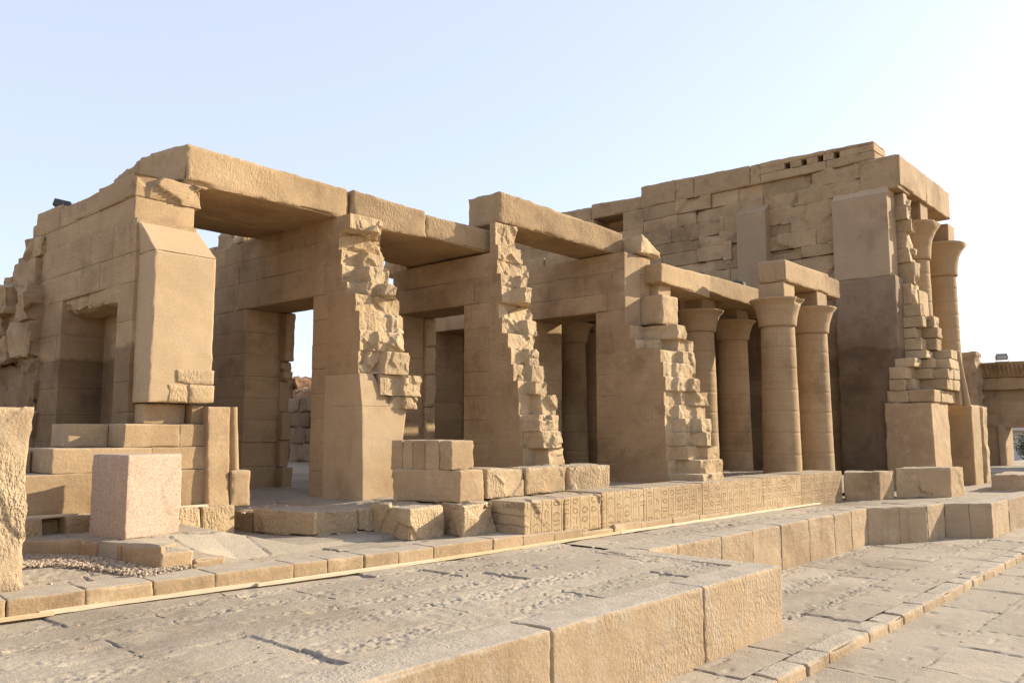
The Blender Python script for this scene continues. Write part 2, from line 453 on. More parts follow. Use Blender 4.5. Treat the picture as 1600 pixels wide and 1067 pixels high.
def sheet(name, label, xs, y0, y1, z, ny, rows, rng, lens=(1.2, 2.6), width=0.022, depth=0.06, bands=(), brough=0.022, mat='pave', s=0, ypow=1.0, pits=0.0, zfun=None, skirt=0.0):
    xs = np.asarray(xs)
    t = np.linspace(0, 1, ny) ** ypow
    ya = y0(xs) if callable(y0) else np.full(len(xs), float(y0))
    yb = y1(xs) if callable(y1) else np.full(len(xs), float(y1))
    X = np.repeat(xs[:, None], ny, 1)
    Y = ya[:, None] + (yb - ya)[:, None] * t[None]
    P = np.stack([X, Y, np.zeros_like(X)], -1).reshape(-1, 3)
    Xf, Yf = P[:, 0], P[:, 1]
    dz, tone, dirt_shade = joints(Xf, Yf, rows, rng, lens, width, depth, P, s)
    dz = dz + 0.006 * fbm(P, 0.9, s + 20, 2) + 0.0018 * fbm(P, 7.0, s + 31, 3)
    bm = np.zeros(len(Xf))
    for (yc, wd) in bands:
        bm = np.maximum(bm, np.exp(-((Yf - yc - 0.10 * noise(P, 0.5, s + 11)) / wd) ** 2) * np.clip(0.65 + 0.9 * noise(P, 0.7, s + 13), 0, 1))
    Q = P * np.array([0.75, 1.25, 1])
    hf = 0.9 * noise(Q, 15.0, s + 2) + 1.2 * noise(Q, 26.0, s + 4)
    dz -= bm * brough * (0.35 + hf)
    if pits:
        pm = np.clip(noise(P, 1.6, s + 50) - 0.58, 0, 1) * 4
        dz -= pits * np.clip(pm, 0, 1) * (0.6 + 0.4 * noise(P, 8, s + 51))
        sc = noise(P * np.array([0.35, 1, 1]), 7.0, s + 57)
        dz -= 0.02 * np.clip(sc - 0.62, 0, 1) * 4
    P[:, 2] = z + dz + (zfun(Xf, Yf) if zfun else 0)
    G = P.reshape(len(xs), ny, 3)
    if skirt:
        F = G[:, :1].copy(); F[..., 2] -= skirt
        mbs = np.concatenate([F, G[:, :1] + np.array([0, 0, 0.0])], 1)
    mb = MB(); mb.grid(G); mb.t[-1] = tone; mb.d.append(dirt_shade)
    if skirt: mb.grid(mbs, False); mb.d.append(np.zeros(mbs.shape[0] * 2))
    o = mb.build(name, M[mat])
    return tag(o, label, None, None, 'structure')

rng = random.Random(7)
# wide sand plain to the horizon
mb = MB()
g = np.array([-3000, -400, -60, 0, 60, 400, 3000.0])
X, Y = np.meshgrid(g, g, indexing='ij')
mb.grid(np.stack([X, Y, np.full_like(X, -0.55)], -1))
tag(mb.build('ground', M['sand']), 'pale sandy plain around the temple', None, None, 'structure')

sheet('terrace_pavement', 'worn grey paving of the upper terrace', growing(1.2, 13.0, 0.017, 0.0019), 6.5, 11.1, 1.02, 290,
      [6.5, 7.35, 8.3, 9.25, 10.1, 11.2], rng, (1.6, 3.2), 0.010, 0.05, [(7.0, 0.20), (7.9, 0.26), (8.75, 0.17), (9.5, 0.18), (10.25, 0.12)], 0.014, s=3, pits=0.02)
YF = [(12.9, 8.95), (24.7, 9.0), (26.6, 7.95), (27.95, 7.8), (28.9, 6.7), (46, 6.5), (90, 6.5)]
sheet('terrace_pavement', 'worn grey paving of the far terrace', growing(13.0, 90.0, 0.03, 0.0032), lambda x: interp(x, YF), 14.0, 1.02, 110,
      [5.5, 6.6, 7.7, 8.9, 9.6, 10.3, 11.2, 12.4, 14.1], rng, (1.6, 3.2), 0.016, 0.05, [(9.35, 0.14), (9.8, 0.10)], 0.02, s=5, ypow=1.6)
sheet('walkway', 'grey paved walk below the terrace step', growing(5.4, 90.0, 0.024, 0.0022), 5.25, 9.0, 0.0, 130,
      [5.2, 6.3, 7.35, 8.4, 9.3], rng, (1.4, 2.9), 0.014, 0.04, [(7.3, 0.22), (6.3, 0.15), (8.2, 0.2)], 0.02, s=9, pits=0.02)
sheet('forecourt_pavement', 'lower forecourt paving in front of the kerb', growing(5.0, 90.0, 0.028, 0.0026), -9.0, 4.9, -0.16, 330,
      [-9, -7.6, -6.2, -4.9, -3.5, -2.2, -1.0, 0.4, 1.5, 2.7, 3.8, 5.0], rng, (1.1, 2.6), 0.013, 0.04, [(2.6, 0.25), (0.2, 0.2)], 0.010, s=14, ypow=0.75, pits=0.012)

def blocks_line(mb, pts, z0, z1, depth, rng, res_k=0.003, chip=0.02, amp=0.008, big=0.0, nrm=None, jz=0.01, jy=0.012, gap=0.004, seed=0, res_lo=0.02):
    """row of stones whose visible front edge follows pts (x,y)"""
    for i in range(len(pts) - 1):
        (xa, ya), (xb, yb) = pts[i], pts[i + 1]
        dx, dy = xb - xa, yb - ya
        l = math.hypot(dx, dy); ux, uy = dx / l, dy / l
        nx, ny = (-uy, ux)
        a = (xa + ux * gap, ya + uy * gap); b = (xb - ux * gap, yb - uy * gap)
        j = rng.uniform(-jy, jy); q = rng.uniform(-jz, jz)
        zt = z1[i] if isinstance(z1, (list, tuple)) else z1
        zb = z0[i] if isinstance(z0, (list, tuple)) else z0
        dp = depth[i] if isinstance(depth, (list, tuple)) else depth
        A = (a[0] + nx * j, a[1] + ny * j); B = (b[0] + nx * j, b[1] + ny * j)
        C_ = (A[0] + nx * dp, A[1] + ny * dp); D_ = (B[0] + nx * dp, B[1] + ny * dp)
        r = lod((xa + xb) / 2, (ya + yb) / 2, res_k, res_lo)
        hexa(mb, foot(A, C_, B, D_, zb, zt + q), (r, r, r), amp, chip, seed + i * 13, big=big)

# edge stones of the steps
mb = MB()
blocks_line(mb, [(1.0, 5.96), (4.0, 5.96), (7.28, 5.96), (10.68, 5.96), (13.25, 5.96)], -0.3, 1.035, 0.62, rng, 0.0022, 0.026, 0.006, jz=0.004, jy=0.006, gap=0.004, seed=100)
hexa(mb, box(12.75, 13.25, 6.6, 8.55, -0.3, 1.03), 0.03, 0.006, 0.02, 55)
st = [(12.6, 8.57), (13.27, 8.53), (14.3, 8.52), (16.0, 8.5), (17.5, 8.53), (18.9, 8.5), (20.6, 8.53), (22.2, 8.5), (23.5, 8.53), (24.72, 8.52), (25.7, 7.95), (26.65, 7.45), (27.95, 7.32), (28.45, 6.75), (28.95, 6.24), (31, 6.2), (34, 6.15), (38, 6.1), (44, 6.05), (52, 6.0), (64, 6.0), (80, 6.0)]
blocks_line(mb, st, -0.3, 1.035, 0.6, rng, 0.0026, 0.016, 0.012, jz=0.006, jy=0.010, gap=0.003, seed=160)
tag(mb.build('terrace_step', M['step']), 'golden edge stones of the terrace step', None, None, 'structure')
mb = MB()
xs = [5.0]
while xs[-1] < 80: xs.append(xs[-1] + rng.uniform(0.7, 1.7))
blocks_line(mb, [(x, 4.88 + rng.uniform(-.02, .02)) for x in xs], -0.4, 0.006, 0.4, rng, 0.0024, 0.028, 0.010, jz=0.006, jy=0.012, gap=0.002, seed=300)
tag(mb.build('walkway_edge', M['step']), 'low stone edging between walkway and forecourt', None, None, 'structure')

# upper strip behind the timber, and the platform of the cube
PL = [(1.0, 11.02), (3.3, 10.88), (5.6, 10.74), (9.3, 10.46), (15.7, 10.32), (26.5, 10.02), (30, 9.9)]
def yk(x): return float(interp(x, PL)) + 0.10
sheet('upper_paving', 'uneven grey paving above the timber strip', growing(0.6, 17.0, 0.024, 0.0024), lambda x: interp(x, PL) + 0.62, lambda x: interp(x, [(0, 15.5), (8, 15.0), (17, 12.2)]), 1.25, 130,
      [10.9, 11.9, 13.0, 14.2, 15.6], rng, (0.9, 2.1), 0.02, 0.05, [(12.2, 0.3)], 0.012, s=21, pits=0.02, zfun=lambda X, Y: 0.11 * np.clip((Y - 11.7) / 0.7, 0, 1) * np.clip(6.4 - X, 0, 1))
kx = [1.2, 2.0, 2.85, 3.42, 4.27, 5.1, 5.93, 7.12, 7.7, 8.35, 9.0, 9.75, 10.4, 11.2, 12.0, 12.9, 13.8, 14.9, 15.9, 17.2, 18.4, 19.8, 21.2, 22.8, 24.4, 26.0]
for i in range(len(kx) - 1):
    a, b = kx[i], kx[i + 1]
    ztop = 1.27 if a < 12 else (1.25 - 0.012 * (a - 12))
    if i in (16, 21): ztop -= 0.07
    mb = MB(); cx, cy = (a + b) / 2, yk((a + b) / 2)
    blocks_line(mb, [(a, yk(a)), (b, yk(b))], 0.9, ztop, 0.6 if a < 12.5 else 0.3, rng, 0.0024, 0.012, 0.006, jz=0.008, jy=0.010, gap=0.003, seed=400 + i * 7)
    o = mb.build('kerb_stone', M['kerb'], origin=(cx, cy, 1.0))
    tag(o, 'dressed kerb stone in the low row behind the timber strip', 'kerb stone', 'kerb stones behind the timber strip')

PF = [(2.6, 13.9), (4.38, 13.74), (5.02, 13.05), (5.16, 12.3), (5.55, 11.68), (6.5, 11.66), (7.4, 11.75), (9.0, 11.85), (10.0, 11.85)]
mb = MB()
pts = [(2.4, 13.95), (3.3, 13.85), (4.38, 13.74), (5.02, 13.05), (5.09, 12.65), (5.2, 12.2), (5.55, 11.66), (6.05, 11.64), (6.55, 11.64)]
blocks_line(mb, pts, 0.95, [1.615, 1.615, 1.615, 1.615, 1.61, 1.60, 1.5, 1.36], 0.4, random.Random(5), .0024, .02, .012, jz=.006, jy=.03, gap=.006, seed=320, big=.012)
tag(mb.build('platform_edge', M['dressed']), 'rough edge stones of the platform around the gravel pit', None, None, 'structure')
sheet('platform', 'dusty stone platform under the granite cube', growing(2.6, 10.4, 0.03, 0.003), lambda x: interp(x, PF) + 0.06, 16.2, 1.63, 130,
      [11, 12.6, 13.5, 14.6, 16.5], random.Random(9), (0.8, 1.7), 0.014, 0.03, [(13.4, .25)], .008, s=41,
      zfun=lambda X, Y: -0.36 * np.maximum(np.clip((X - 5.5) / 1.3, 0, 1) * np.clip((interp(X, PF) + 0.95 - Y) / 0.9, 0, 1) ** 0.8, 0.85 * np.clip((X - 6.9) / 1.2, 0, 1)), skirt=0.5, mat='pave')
# temple floor
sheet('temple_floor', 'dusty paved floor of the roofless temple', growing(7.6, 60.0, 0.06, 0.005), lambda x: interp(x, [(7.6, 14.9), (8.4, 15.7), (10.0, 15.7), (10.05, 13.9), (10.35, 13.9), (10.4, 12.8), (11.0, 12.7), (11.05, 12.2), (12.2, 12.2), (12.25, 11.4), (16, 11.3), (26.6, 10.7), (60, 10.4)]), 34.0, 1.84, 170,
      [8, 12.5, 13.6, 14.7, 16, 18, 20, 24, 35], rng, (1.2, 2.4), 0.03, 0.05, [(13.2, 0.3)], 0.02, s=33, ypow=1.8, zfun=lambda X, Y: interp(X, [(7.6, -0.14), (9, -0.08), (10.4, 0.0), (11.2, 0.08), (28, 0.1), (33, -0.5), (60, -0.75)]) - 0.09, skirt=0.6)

# gravel in the pit
mb = MB(); pr = np.random.RandomState(4)
tmp = np.array([(-1, -1, -1), (1, -1, -1), (1, 1, -1), (-1, 1, -1), (-1, -1, 1), (1, -1, 1), (1, 1, 1), (-1, 1, 1)], float) * .6
qf = np.array([(0, 3, 2, 1), (4, 5, 6, 7), (0, 1, 5, 4), (1, 2, 6, 5), (2, 3, 7, 6), (3, 0, 4, 7)])
n = 0
while n < 2600:
    x = pr.uniform(4.0, 6.3); e_ = float(interp(x, PF)); y = e_ - 0.02 - 1.25 * pr.rand() ** 1.3
    if y < 11.25 + .35 * pr.rand() + .5 * max(0, x - 5.4): continue
    s_ = pr.uniform(0.012, 0.034); a = pr.uniform(0, 6.28)
    v = tmp * pr.uniform(0.6, 1.15, (8, 1)) * s_ * np.array([1.2, .9, .7])
    c_, d_ = math.cos(a), math.sin(a)
    v = np.stack([v[:, 0] * c_ - v[:, 1] * d_ + x, v[:, 0] * d_ + v[:, 1] * c_ + y, v[:, 2] + 1.262 + 0.11 * min(1, max(0, (y - 11.7) / .7)) * min(1, max(0, 6.4 - x)) + s_ * .3 + pr.rand() * .03], -1)
    mb.add(v, qf, False); n += 1
tag(mb.build('gravel', M['pebble']), 'pale gravel lying in the sunken pit beside the granite cube', 'gravel', None, 'stuff')

mb = MB(); pr = np.random.RandomState(21)
def grit(n, x0, x1, y0, y1, z, smin, smax):
    for _ in range(n):
        x, y = pr.uniform(x0, x1), pr.uniform(y0, y1)
        s_ = smin + (smax - smin) * pr.rand() ** 4; a = pr.uniform(0, 6.28)
        v = tmp * pr.uniform(0.55, 1.15, (8, 1)) * s_ * np.array([1.2, .9, .6])
        c_, d_ = math.cos(a), math.sin(a)
        v = np.stack([v[:, 0] * c_ - v[:, 1] * d_ + x, v[:, 0] * d_ + v[:, 1] * c_ + y, v[:, 2] + z + s_ * .2], -1)
        mb.add(v, qf, False)
grit(260, 3.5, 16, 6.7, 10.6, 1.02, .006, .03)
grit(160, 3.2, 12, 11.4, 12.3, 1.25, .008, .035)
grit(120, 12.5, 26, 11.5, 12.6, 1.86, .01, .06)
grit(140, 8, 12.0, 13.8, 17, 1.74, .01, .06)
grit(220, 8, 30, 5.2, 8.4, 0.0, .006, .03)
grit(160, 11, 30, 0, 4.8, -0.16, .006, .03)
tag(mb.build('loose_grit', M['pebble']), 'small stone chips scattered over the paving', 'grit', None, 'stuff')

# ------------------------------------------------------------------ broken wall ends
def broken_end(mb, side, rows, yin, res, seed=0, fa=0.06, fq=1.5, rough=0.010, wob=0.05, edge=0.05, joint=0.008):
    """torn end of a wall as one continuous stepped surface; `side` collects the flat face towards -X"""
    rows = sorted(rows)
    zs = []
    for (za, zb, row) in rows:
        n = max(3, int((zb - za) / res))
        zs += [za + 0.004] + list(np.linspace(za + 0.02, zb - 0.02, n)) + [zb - 0.004]
    zs = np.array(zs)
    nu = max(12, int(1.4 / res))
    u = np.linspace(0, 1, nu)
    X = np.zeros((len(zs), nu)); Y = np.zeros_like(X)
    for n, z in enumerate(zs):
        za, zb, row = [r for r in rows if z <= r[1] + 1e-6][0]
        p1 = np.array([[1.7, seed, z]])
        h = float(noise(p1, 2.5, seed)); h2 = float(noise(p1, 6.0, seed + 1))
        hc = float(noise(np.array([[za * 7.1, 0.3, 0.7]]), 1.0, seed + 2))
        xa = row[0][0]; xb = row[-1][1] + edge * (0.8 * h + 0.5 * h2 + 0.4 * hc) - 0.03 * ((z - za) / (zb - za) > .9)
        X[n] = xa + (xb - xa) * u
        cuts = [row[k][1] + wob * (h + .5 * h2) for k in range(len(row) - 1)]
        yy = np.full(nu, row[0][2])
        for k, c in enumerate(cuts):
            t = np.clip((X[n] - c) / 0.035 + .5, 0, 1)
            yy = yy + (row[k + 1][2] - row[k][2]) * t
        Y[n] = yy
        jt = min(z - za, zb - z)
        Y[n] += joint * math.exp(-(jt / 0.012) ** 2)
    Z = np.repeat(zs[:, None], nu, 1)
    P = np.stack([X, Y, Z], -1).reshape(-1, 3)
    w = np.clip(np.tile(u, len(zs)) / 0.12, 0.25, 1)
    d = fa * facet(P * np.array([1, 1, 1.15]), fq, seed) + rough * fbm(P, 3.5, seed + 5, 3) + 0.5 * fa * facet(P, fq * 2.8, seed + 9) * 0.8
    P[:, 1] -= d * w
    G = P.reshape(len(zs), nu, 3)
    G[:, 0, 0] = X[:, 0]
    mb.grid(G.transpose(1, 0, 2)[::-1])
    ny = 8
    def strip(col, sx):
        t = np.linspace(0, 1, ny)
        E = G[:, col]
        S_ = np.repeat(E[:, None], ny, 1)
        S_[..., 1] = E[:, None, 1] + (yin - E[:, None, 1]) * t[None]
        if sx > 0: S_[:, 1:, 0] += 0.03 * noise(S_[:, 1:].reshape(-1, 3), 3.0, seed + 3).reshape(len(zs), ny - 1)
        return S_
    mb.grid(strip(-1, 1)[::-1])
    side.grid(strip(0, -1))
    for row_, flip in ((-1, 1), (0, 0)):
        E = G[row_]; T = np.stack([E, E * np.array([1, 0, 1]) + np.array([0, yin, 0])], 0)
        mb.grid(T if flip else T[::-1], False)

W2 = [(7.64, 7.98, [(10.8, 11.7, 14.47)]), (7.22, 7.63, [(10.8, 12.02, 14.88)]), (6.87, 7.21, [(10.8, 11.27, 14.77), (11.27, 11.82, 14.61)]), (6.48, 6.87, [(10.8, 11.24, 14.72), (11.24, 11.8, 14.34)]), (6.2, 6.46, [(10.8, 11.09, 14.52), (11.09, 11.46, 14.23), (11.46, 11.77, 14.04)]), (5.79, 6.17, [(10.8, 12.07, 14.22)]), (5.37, 5.78, [(10.8, 11.61, 14.08), (11.61, 11.96, 14.02)]), (4.93, 5.36, [(10.8, 11.19, 14.04), (11.19, 11.87, 13.95)]), (4.44, 4.93, [(10.8, 11.3, 14.08), (11.3, 11.95, 13.8)])]
W3 = [(7.86, 8.44, [(14.8, 15.58, 13.85)]), (7.48, 7.85, [(14.8, 15.72, 13.76)]), (7.12, 7.48, [(14.8, 15.93, 13.79)]), (6.79, 7.11, [(14.8, 15.32, 13.67), (15.32, 15.63, 13.56)]), (6.37, 6.78, [(14.8, 15.22, 13.64), (15.22, 15.5, 13.3)]), (6.0, 6.38, [(14.8, 16.01, 13.76)]), (5.62, 5.99, [(14.8, 15.46, 13.63), (15.46, 15.85, 13.42)]), (5.24, 5.6, [(14.8, 15.77, 13.43)]), (4.83, 5.24, [(14.8, 15.28, 13.32), (15.28, 15.63, 13.15)]), (4.43, 4.83, [(14.8, 15.3, 13.25), (15.3, 15.75, 13.11)]), (4.11, 4.42, [(14.8, 15.17, 13.11), (15.17, 15.63, 12.88)]), (3.61, 4.11, [(14.8, 15.33, 13.08), (15.33, 15.87, 12.85)]), (3.22, 3.61, [(14.8, 14.93, 13.05), (14.93, 15.66, 12.57)]), (2.82, 3.22, [(14.8, 14.99, 13.02), (14.99, 15.7, 12.51)]), (2.39, 2.82, [(14.8, 15.23, 12.94), (15.23, 15.92, 12.61)]), (1.8, 2.39, [(14.8, 15.3, 12.9), (15.3, 16.0, 12.6)])]
W4 = [(5.79, 6.18, [(19.2, 19.95, 12.81), (19.95, 20.49, 11.82)]), (5.47, 5.77, [(19.2, 19.73, 12.66), (19.73, 20.16, 12.27), (20.16, 20.65, 11.92), (20.65, 21.0, 11.86)]), (5.09, 5.42, [(19.2, 20.05, 11.86), (20.05, 20.74, 11.69)]), (4.69, 5.08, [(19.2, 19.7, 11.78), (19.7, 20.77, 11.69)]), (4.31, 4.68, [(19.2, 19.64, 11.72), (19.64, 20.26, 11.61), (20.26, 20.71, 11.5)]), (3.93, 4.31, [(19.2, 19.86, 11.78), (19.86, 20.35, 11.67), (20.35, 21.13, 11.5)]), (3.57, 3.93, [(19.2, 19.68, 11.75), (19.68, 20.49, 11.65), (20.49, 21.03, 11.57)]), (3.2, 3.57, [(19.2, 19.69, 11.75), (19.69, 20.13, 11.48), (20.13, 20.7, 11.21)]), (2.83, 3.2, [(19.2, 19.65, 11.74), (19.65, 20.12, 11.46), (20.12, 20.42, 11.08)]), (2.46, 2.83, [(19.2, 19.61, 11.75), (19.61, 20.33, 11.37), (20.33, 21.08, 11.2)]), (2.11, 2.46, [(19.2, 19.74, 11.7), (19.74, 21.01, 11.05)]), (1.81, 2.11, [(19.2, 19.3, 11.69), (19.3, 20.4, 10.73)])]

# ------------------------------------------------------------------ wall 1
rng = random.Random(11)
t = thing('temple_wall', 'sandstone cross wall with a smooth pale buttress on its end, leftmost of the doorway walls', 'wall', (6.9, 17.0, 1.8))
mb = MB()
zs = [1.8, 2.45, 3.0, 3.55, 4.1, 4.65, 5.2, 5.9, 6.45, 7.08]
top1 = lambda y: 9 if y < 20.2 else 7.7 if y < 20.5 else 7.2
masonry(mb, 6.35, 7.5, 14.85, 20.9, zs, rng, [(15.5, 18.2, 0, 5.9)], ztop=top1, seed=10)
masonry(mb, 6.37, 7.52, 15.0, 20.4, [7.08, 7.5], rng, lens=(1.6, 2.6), seed=30, jit=0.004)
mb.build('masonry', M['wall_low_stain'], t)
mb = MB()
hexa(mb, box(6.33, 7.62, 14.98, 16.6, 7.5, 7.95), 0.035, 0.010, 0.02, 71, fac=(.10, 1.7, 12))
hexa(mb, box(6.36, 7.56, 16.62, 18.7, 7.5, 7.92), 0.05, 0.008, 0.02, 72)
hexa(mb, foot((6.36, 18.72), (6.36, 20.1), (7.5, 18.72), (7.5, 20.1), 7.5, 8.08, (8.05, 8.1, 8.05, 8.1)), 0.06, 0.01, 0.03, 73)
hexa(mb, box(6.4, 7.4, 20.1, 20.5, 7.5, 7.9), 0.06, 0.02, 0.05, 74)
mb.build('coping', M['wall'], t)
mb = MB()   # broken rounded underside of the door head
hexa(mb, foot((6.38, 15.45), (6.38, 17.0), (7.4, 15.45), (7.4, 17.0), 5.6, 6.0), 0.045, 0.03, 0.07, 81, big=0.06)
hexa(mb, foot((6.42, 17.0), (6.42, 18.25), (7.4, 17.0), (7.4, 18.25), 5.68, 6.0), 0.045, 0.04, 0.08, 82, big=0.08)
mb.build('door_lintel', M['wall'], t)
mb = MB()   # inner door leaf of stone closing the recess
hexa(mb, box(7.22, 7.52, 17.55, 18.3, 1.8, 5.75), .06, 0.01, 0.02, 83)
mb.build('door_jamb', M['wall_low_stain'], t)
mb = MB()   # smooth buttress, hipped at the top
P = np.array(box(6.42, 7.57, 14.2, 15.2, 3.72, 6.4)); hexa(mb, P, 0.05, 0.006, 0.015, 84)
P = np.array(box(6.42, 7.57, 14.2, 15.2, 6.4, 7.08)); P[0, 0, 1] = (6.36, 14.82, 7.0); P[1, 0, 1] = (7.52, 14.82, 6.98)
hexa(mb, P, 0.05, 0.006, 0.012, 85)
mb.build('buttress', M['plaster'], t)
mb = MB()
hexa(mb, box(6.88, 7.6, 14.165, 14.6, 4.05, 4.32), 0.035, 0.01, 0.025, 86)
hexa(mb, box(6.75, 7.12, 14.17, 14.6, 3.72, 4.05), 0.035, 0.012, 0.03, 87)
hexa(mb, box(7.14, 7.62, 14.16, 14.6, 3.72, 4.05), 0.035, 0.012, 0.03, 88)
mb.build('patch_stone', M['broken'], t)

# ragged stub left of wall 1
t = thing('ruined_wall', 'ragged stub of rough courses with a dark damp foot at the left edge', 'wall', (6.3, 21.3, 1.8))
mb = MB()
for i, (ya, yb, za, zb, xx) in enumerate([(19.35, 20.6, 4.8, 5.6, 6.1), (20.0, 21.2, 5.6, 6.1, 6.25), (19.35, 20.0, 5.6, 6.35, 6.05), (19.5, 20.8, 6.35, 7.0, 6.2), (20.6, 22.6, 4.7, 5.3, 6.05), (21.2, 23.6, 5.35, 5.85, 6.15), (20.8, 21.5, 5.85, 6.5, 6.0), (21.5, 24.0, 5.9, 6.45, 5.95), (20.8, 22.0, 6.5, 6.8, 6.3),
                                           (19.4, 20.4, 7.0, 7.5, 6.25), (20.2, 20.9, 6.8, 7.15, 6.3), (22.6, 25, 4.7, 5.3, 6.1), (24, 26, 5.3, 6.4, 6.1), (19.3, 23, 1.8, 4.72, 6.28), (23, 28, 1.8, 4.72, 6.25)]):
    hexa(mb, box(xx, 7.5, ya + .01, yb - .01, za + .005, zb - .005), (.4, .05, .05), 0.012, 0.025, 120 + i * 3, big=0.02, fac=(.09, 1.7, 5), fall=True)
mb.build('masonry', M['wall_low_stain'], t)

# ------------------------------------------------------------------ stepped outer wall with corner moulding
t = thing('stepped_wall', 'low stepped outer wall with rounded corner moulding below the smooth buttress', 'wall', (6.5, 14.5, 1.9))
def course(rows, seed, mat='dressed'):
    mb = MB()
    for i, b in enumerate(rows):
        hexa(mb, box(*b), (.035, .06, .035), 0.006, 0.009, seed + i * 5)
    mb.build('wall_course', M[mat], t)
course([(2.5, 4.5, 14.17, 15.4, 1.5, 2.54), (4.5, 6.4, 14.12, 15.3, 1.85, 2.54), (6.4, 7.5, 14.14, 15.3, 1.85, 2.54)], 140)
course([(4.92, 6.5, 14.15, 15.5, 2.545, 2.94), (6.5, 7.5, 14.16, 15.4, 2.545, 2.94), (4.1, 4.9, 15.0, 15.6, 2.545, 2.9)], 150)
course([(5.38, 6.02, 14.8, 15.6, 2.945, 3.34), (6.03, 7.0, 14.18, 15.4, 2.945, 3.34), (7.0, 7.5, 14.19, 15.4, 2.945, 3.34)], 160)
course([(6.48, 7.24, 14.5, 15.4, 3.345, 3.7), (7.26, 7.48, 14.3, 15.5, 3.345, 3.68)], 170)
mb = MB()
P = np.array(box(7.47, 7.9, 14.1, 15.2, 1.85, 3.66)); P[:, 0, 0, 1] -= .1
hexa(mb, P, .03, 0.008, 0.015, 181)
P = np.array(box(7.93, 8.1, 14.2, 15.2, 1.85, 3.64)); P[:, 0, 0, 1] -= .1
hexa(mb, P, .03, 0.005, 0.01, 182)
P = np.array(box(7.92, 8.3, 13.98, 15.0, 1.85, 2.5)); hexa(mb, P, .03, 0.01, 0.03, 183)
mb.build('corner_pier', M['dressed'], t)
def tube(mb, a, b, r0, r1, seg=20, n=24, amp=0.006, seed=0):
    a = np.array(a, float); b = np.array(b, float); d = (b - a) / np.linalg.norm(b - a)
    e = np.cross(d, (1, 0, 0)); e /= np.linalg.norm(e); f_ = np.cross(d, e)
    th = np.linspace(0, 2 * np.pi, seg + 1); tt = np.linspace(0, 1, n + 1)
    P = a + (b - a) * tt[:, None, None] + ((r0 + (r1 - r0) * tt)[:, None, None]) * (np.cos(th)[None, :, None] * e + np.sin(th)[None, :, None] * f_)
    nn = fbm(P.reshape(-1, 3), 3.0, seed, 2).reshape(P.shape[:2])
    P += (amp * nn)[..., None] * (np.cos(th)[None, :, None] * e + np.sin(th)[None, :, None] * f_)
    mb.grid(P)
    for (c, k) in ((a, 0), (b, -1)):
        G = np.stack([P[k], np.repeat(c[None], seg + 1, 0)])
        mb.grid(G, False)
mb = MB()
tube(mb, (8.08, 14.12, 1.9), (8.02, 14.22, 3.66), .085, .08)
mb.build('corner_moulding', M['dressed'], t)
mb = MB(); hexa(mb, box(4.5, 5.4, 14.25, 14.9, 1.2, 1.84), .06, .01, .02, 188); mb.build('gap_fill', M['dressed'], t)  # block added behind the kerb gap to keep it dark
# kerb under it
for i, (a, b) in enumerate([(2.4, 4.75), (5.1, 6.6), (6.62, 7.3), (7.32, 7.95)]):
    mb = MB()
    P = np.array(box(a, b, 13.9, 14.6, 1.2, 1.9))
    P[:, 0, 0, 1] -= .06
    hexa(mb, P, .03, 0.012, 0.02, 190 + i, big=0.012)
    tag(mb.build('kerb_stone', M['block'], origin=((a + b) / 2, 13.9, 1.5)), ['sloping kerb stone at the foot of the stepped wall, left of the dark gap', 'long kerb stone at the foot of the stepped wall, hidden partly by the granite cube', 'short kerb stone under the corner moulding, just right of the granite cube', 'cracked kerb stone under the corner moulding at the end of its row'][i], 'kerb stone')

# ------------------------------------------------------------------ wall 2
rng = random.Random(12)
t = thing('temple_wall', 'sandstone cross wall whose doorway shows bright sky, its end smoothed below and broken above', 'wall', (11.4, 17.0, 1.8))
mb = MB()
zs = [1.7, 2.35, 2.95, 3.5, 4.05, 4.6, 5.15, 5.7, 6.26]
masonry(mb, 10.8, 12.0, 15.2, 30, zs, rng, [(15.78, 18.62, 0, 6.26)], seed=200)
top2 = lambda y: 9 if y < 20.6 else 8.0 if y < 23 else 7.5
masonry(mb, 10.8, 12.0, 15.2, 30, [6.26, 6.95, 7.5, 8.0], rng, [(15.4, 19.1, 6.2, 6.96)], ztop=top2, seed=230)
mb.build('masonry', M['wall'], t)
mb = MB(); hexa(mb, box(10.79, 12.0, 15.41, 19.09, 6.265, 6.95), .05, 0.006, 0.015, 240); mb.build('door_lintel', M['wall'], t)
mb = MB()
for i, (y_, za_, zb_) in enumerate([(18.34, 5.0, 6.25), (18.5, 4.75, 5.0), (18.38, 4.5, 4.75), (18.56, 3.7, 4.5), (18.4, 3.0, 3.7), (18.46, 2.3, 3.0), (18.3, 1.7, 2.3)]):
    hexa(mb, box(11.76, 12.04, y_, 18.8, za_, zb_), .04, 0.012, 0.03, 241 + i, big=.02)
mb.build('door_jamb', M['wall'], t)
mb = MB(); sd = MB(); broken_end(mb, sd, W2, 15.25, .024, seed=250)
broken_end(mb, mb, [(3.98, 4.44, [(11.28, 11.8, 13.93), (11.8, 12.32, 13.8)])], 15.2, .024, seed=283)
sd.build('end_face', M['wall'], t)
broken_end(mb, mb, [(3.7, 3.975, [(11.42, 11.85, 13.93), (11.85, 12.22, 13.84)])], 15.2, .024, seed=287)
mb.build('broken_end', M['broken'], t)
mb = MB()
P = np.array(box(10.79, 12.0, 13.83, 15.25, 1.75, 3.75)); P[:, 0, 1, 1] = 13.92; P[1, :, 0, 0] = 11.65; P[1, :, 1, 0] = 12.03
hexa(mb, P, .05, .004, .003, 290)
P = np.array(box(10.79, 11.55, 13.92, 15.25, 3.75, 4.44)); P[:, 0, 1, 1] = 14.03; P[1, :, 1, 0] = 11.15
hexa(mb, P, .05, .004, .003, 290)
mb.build('buttress', M['plaster'], t)
mb = MB()   # jagged coping towards the back
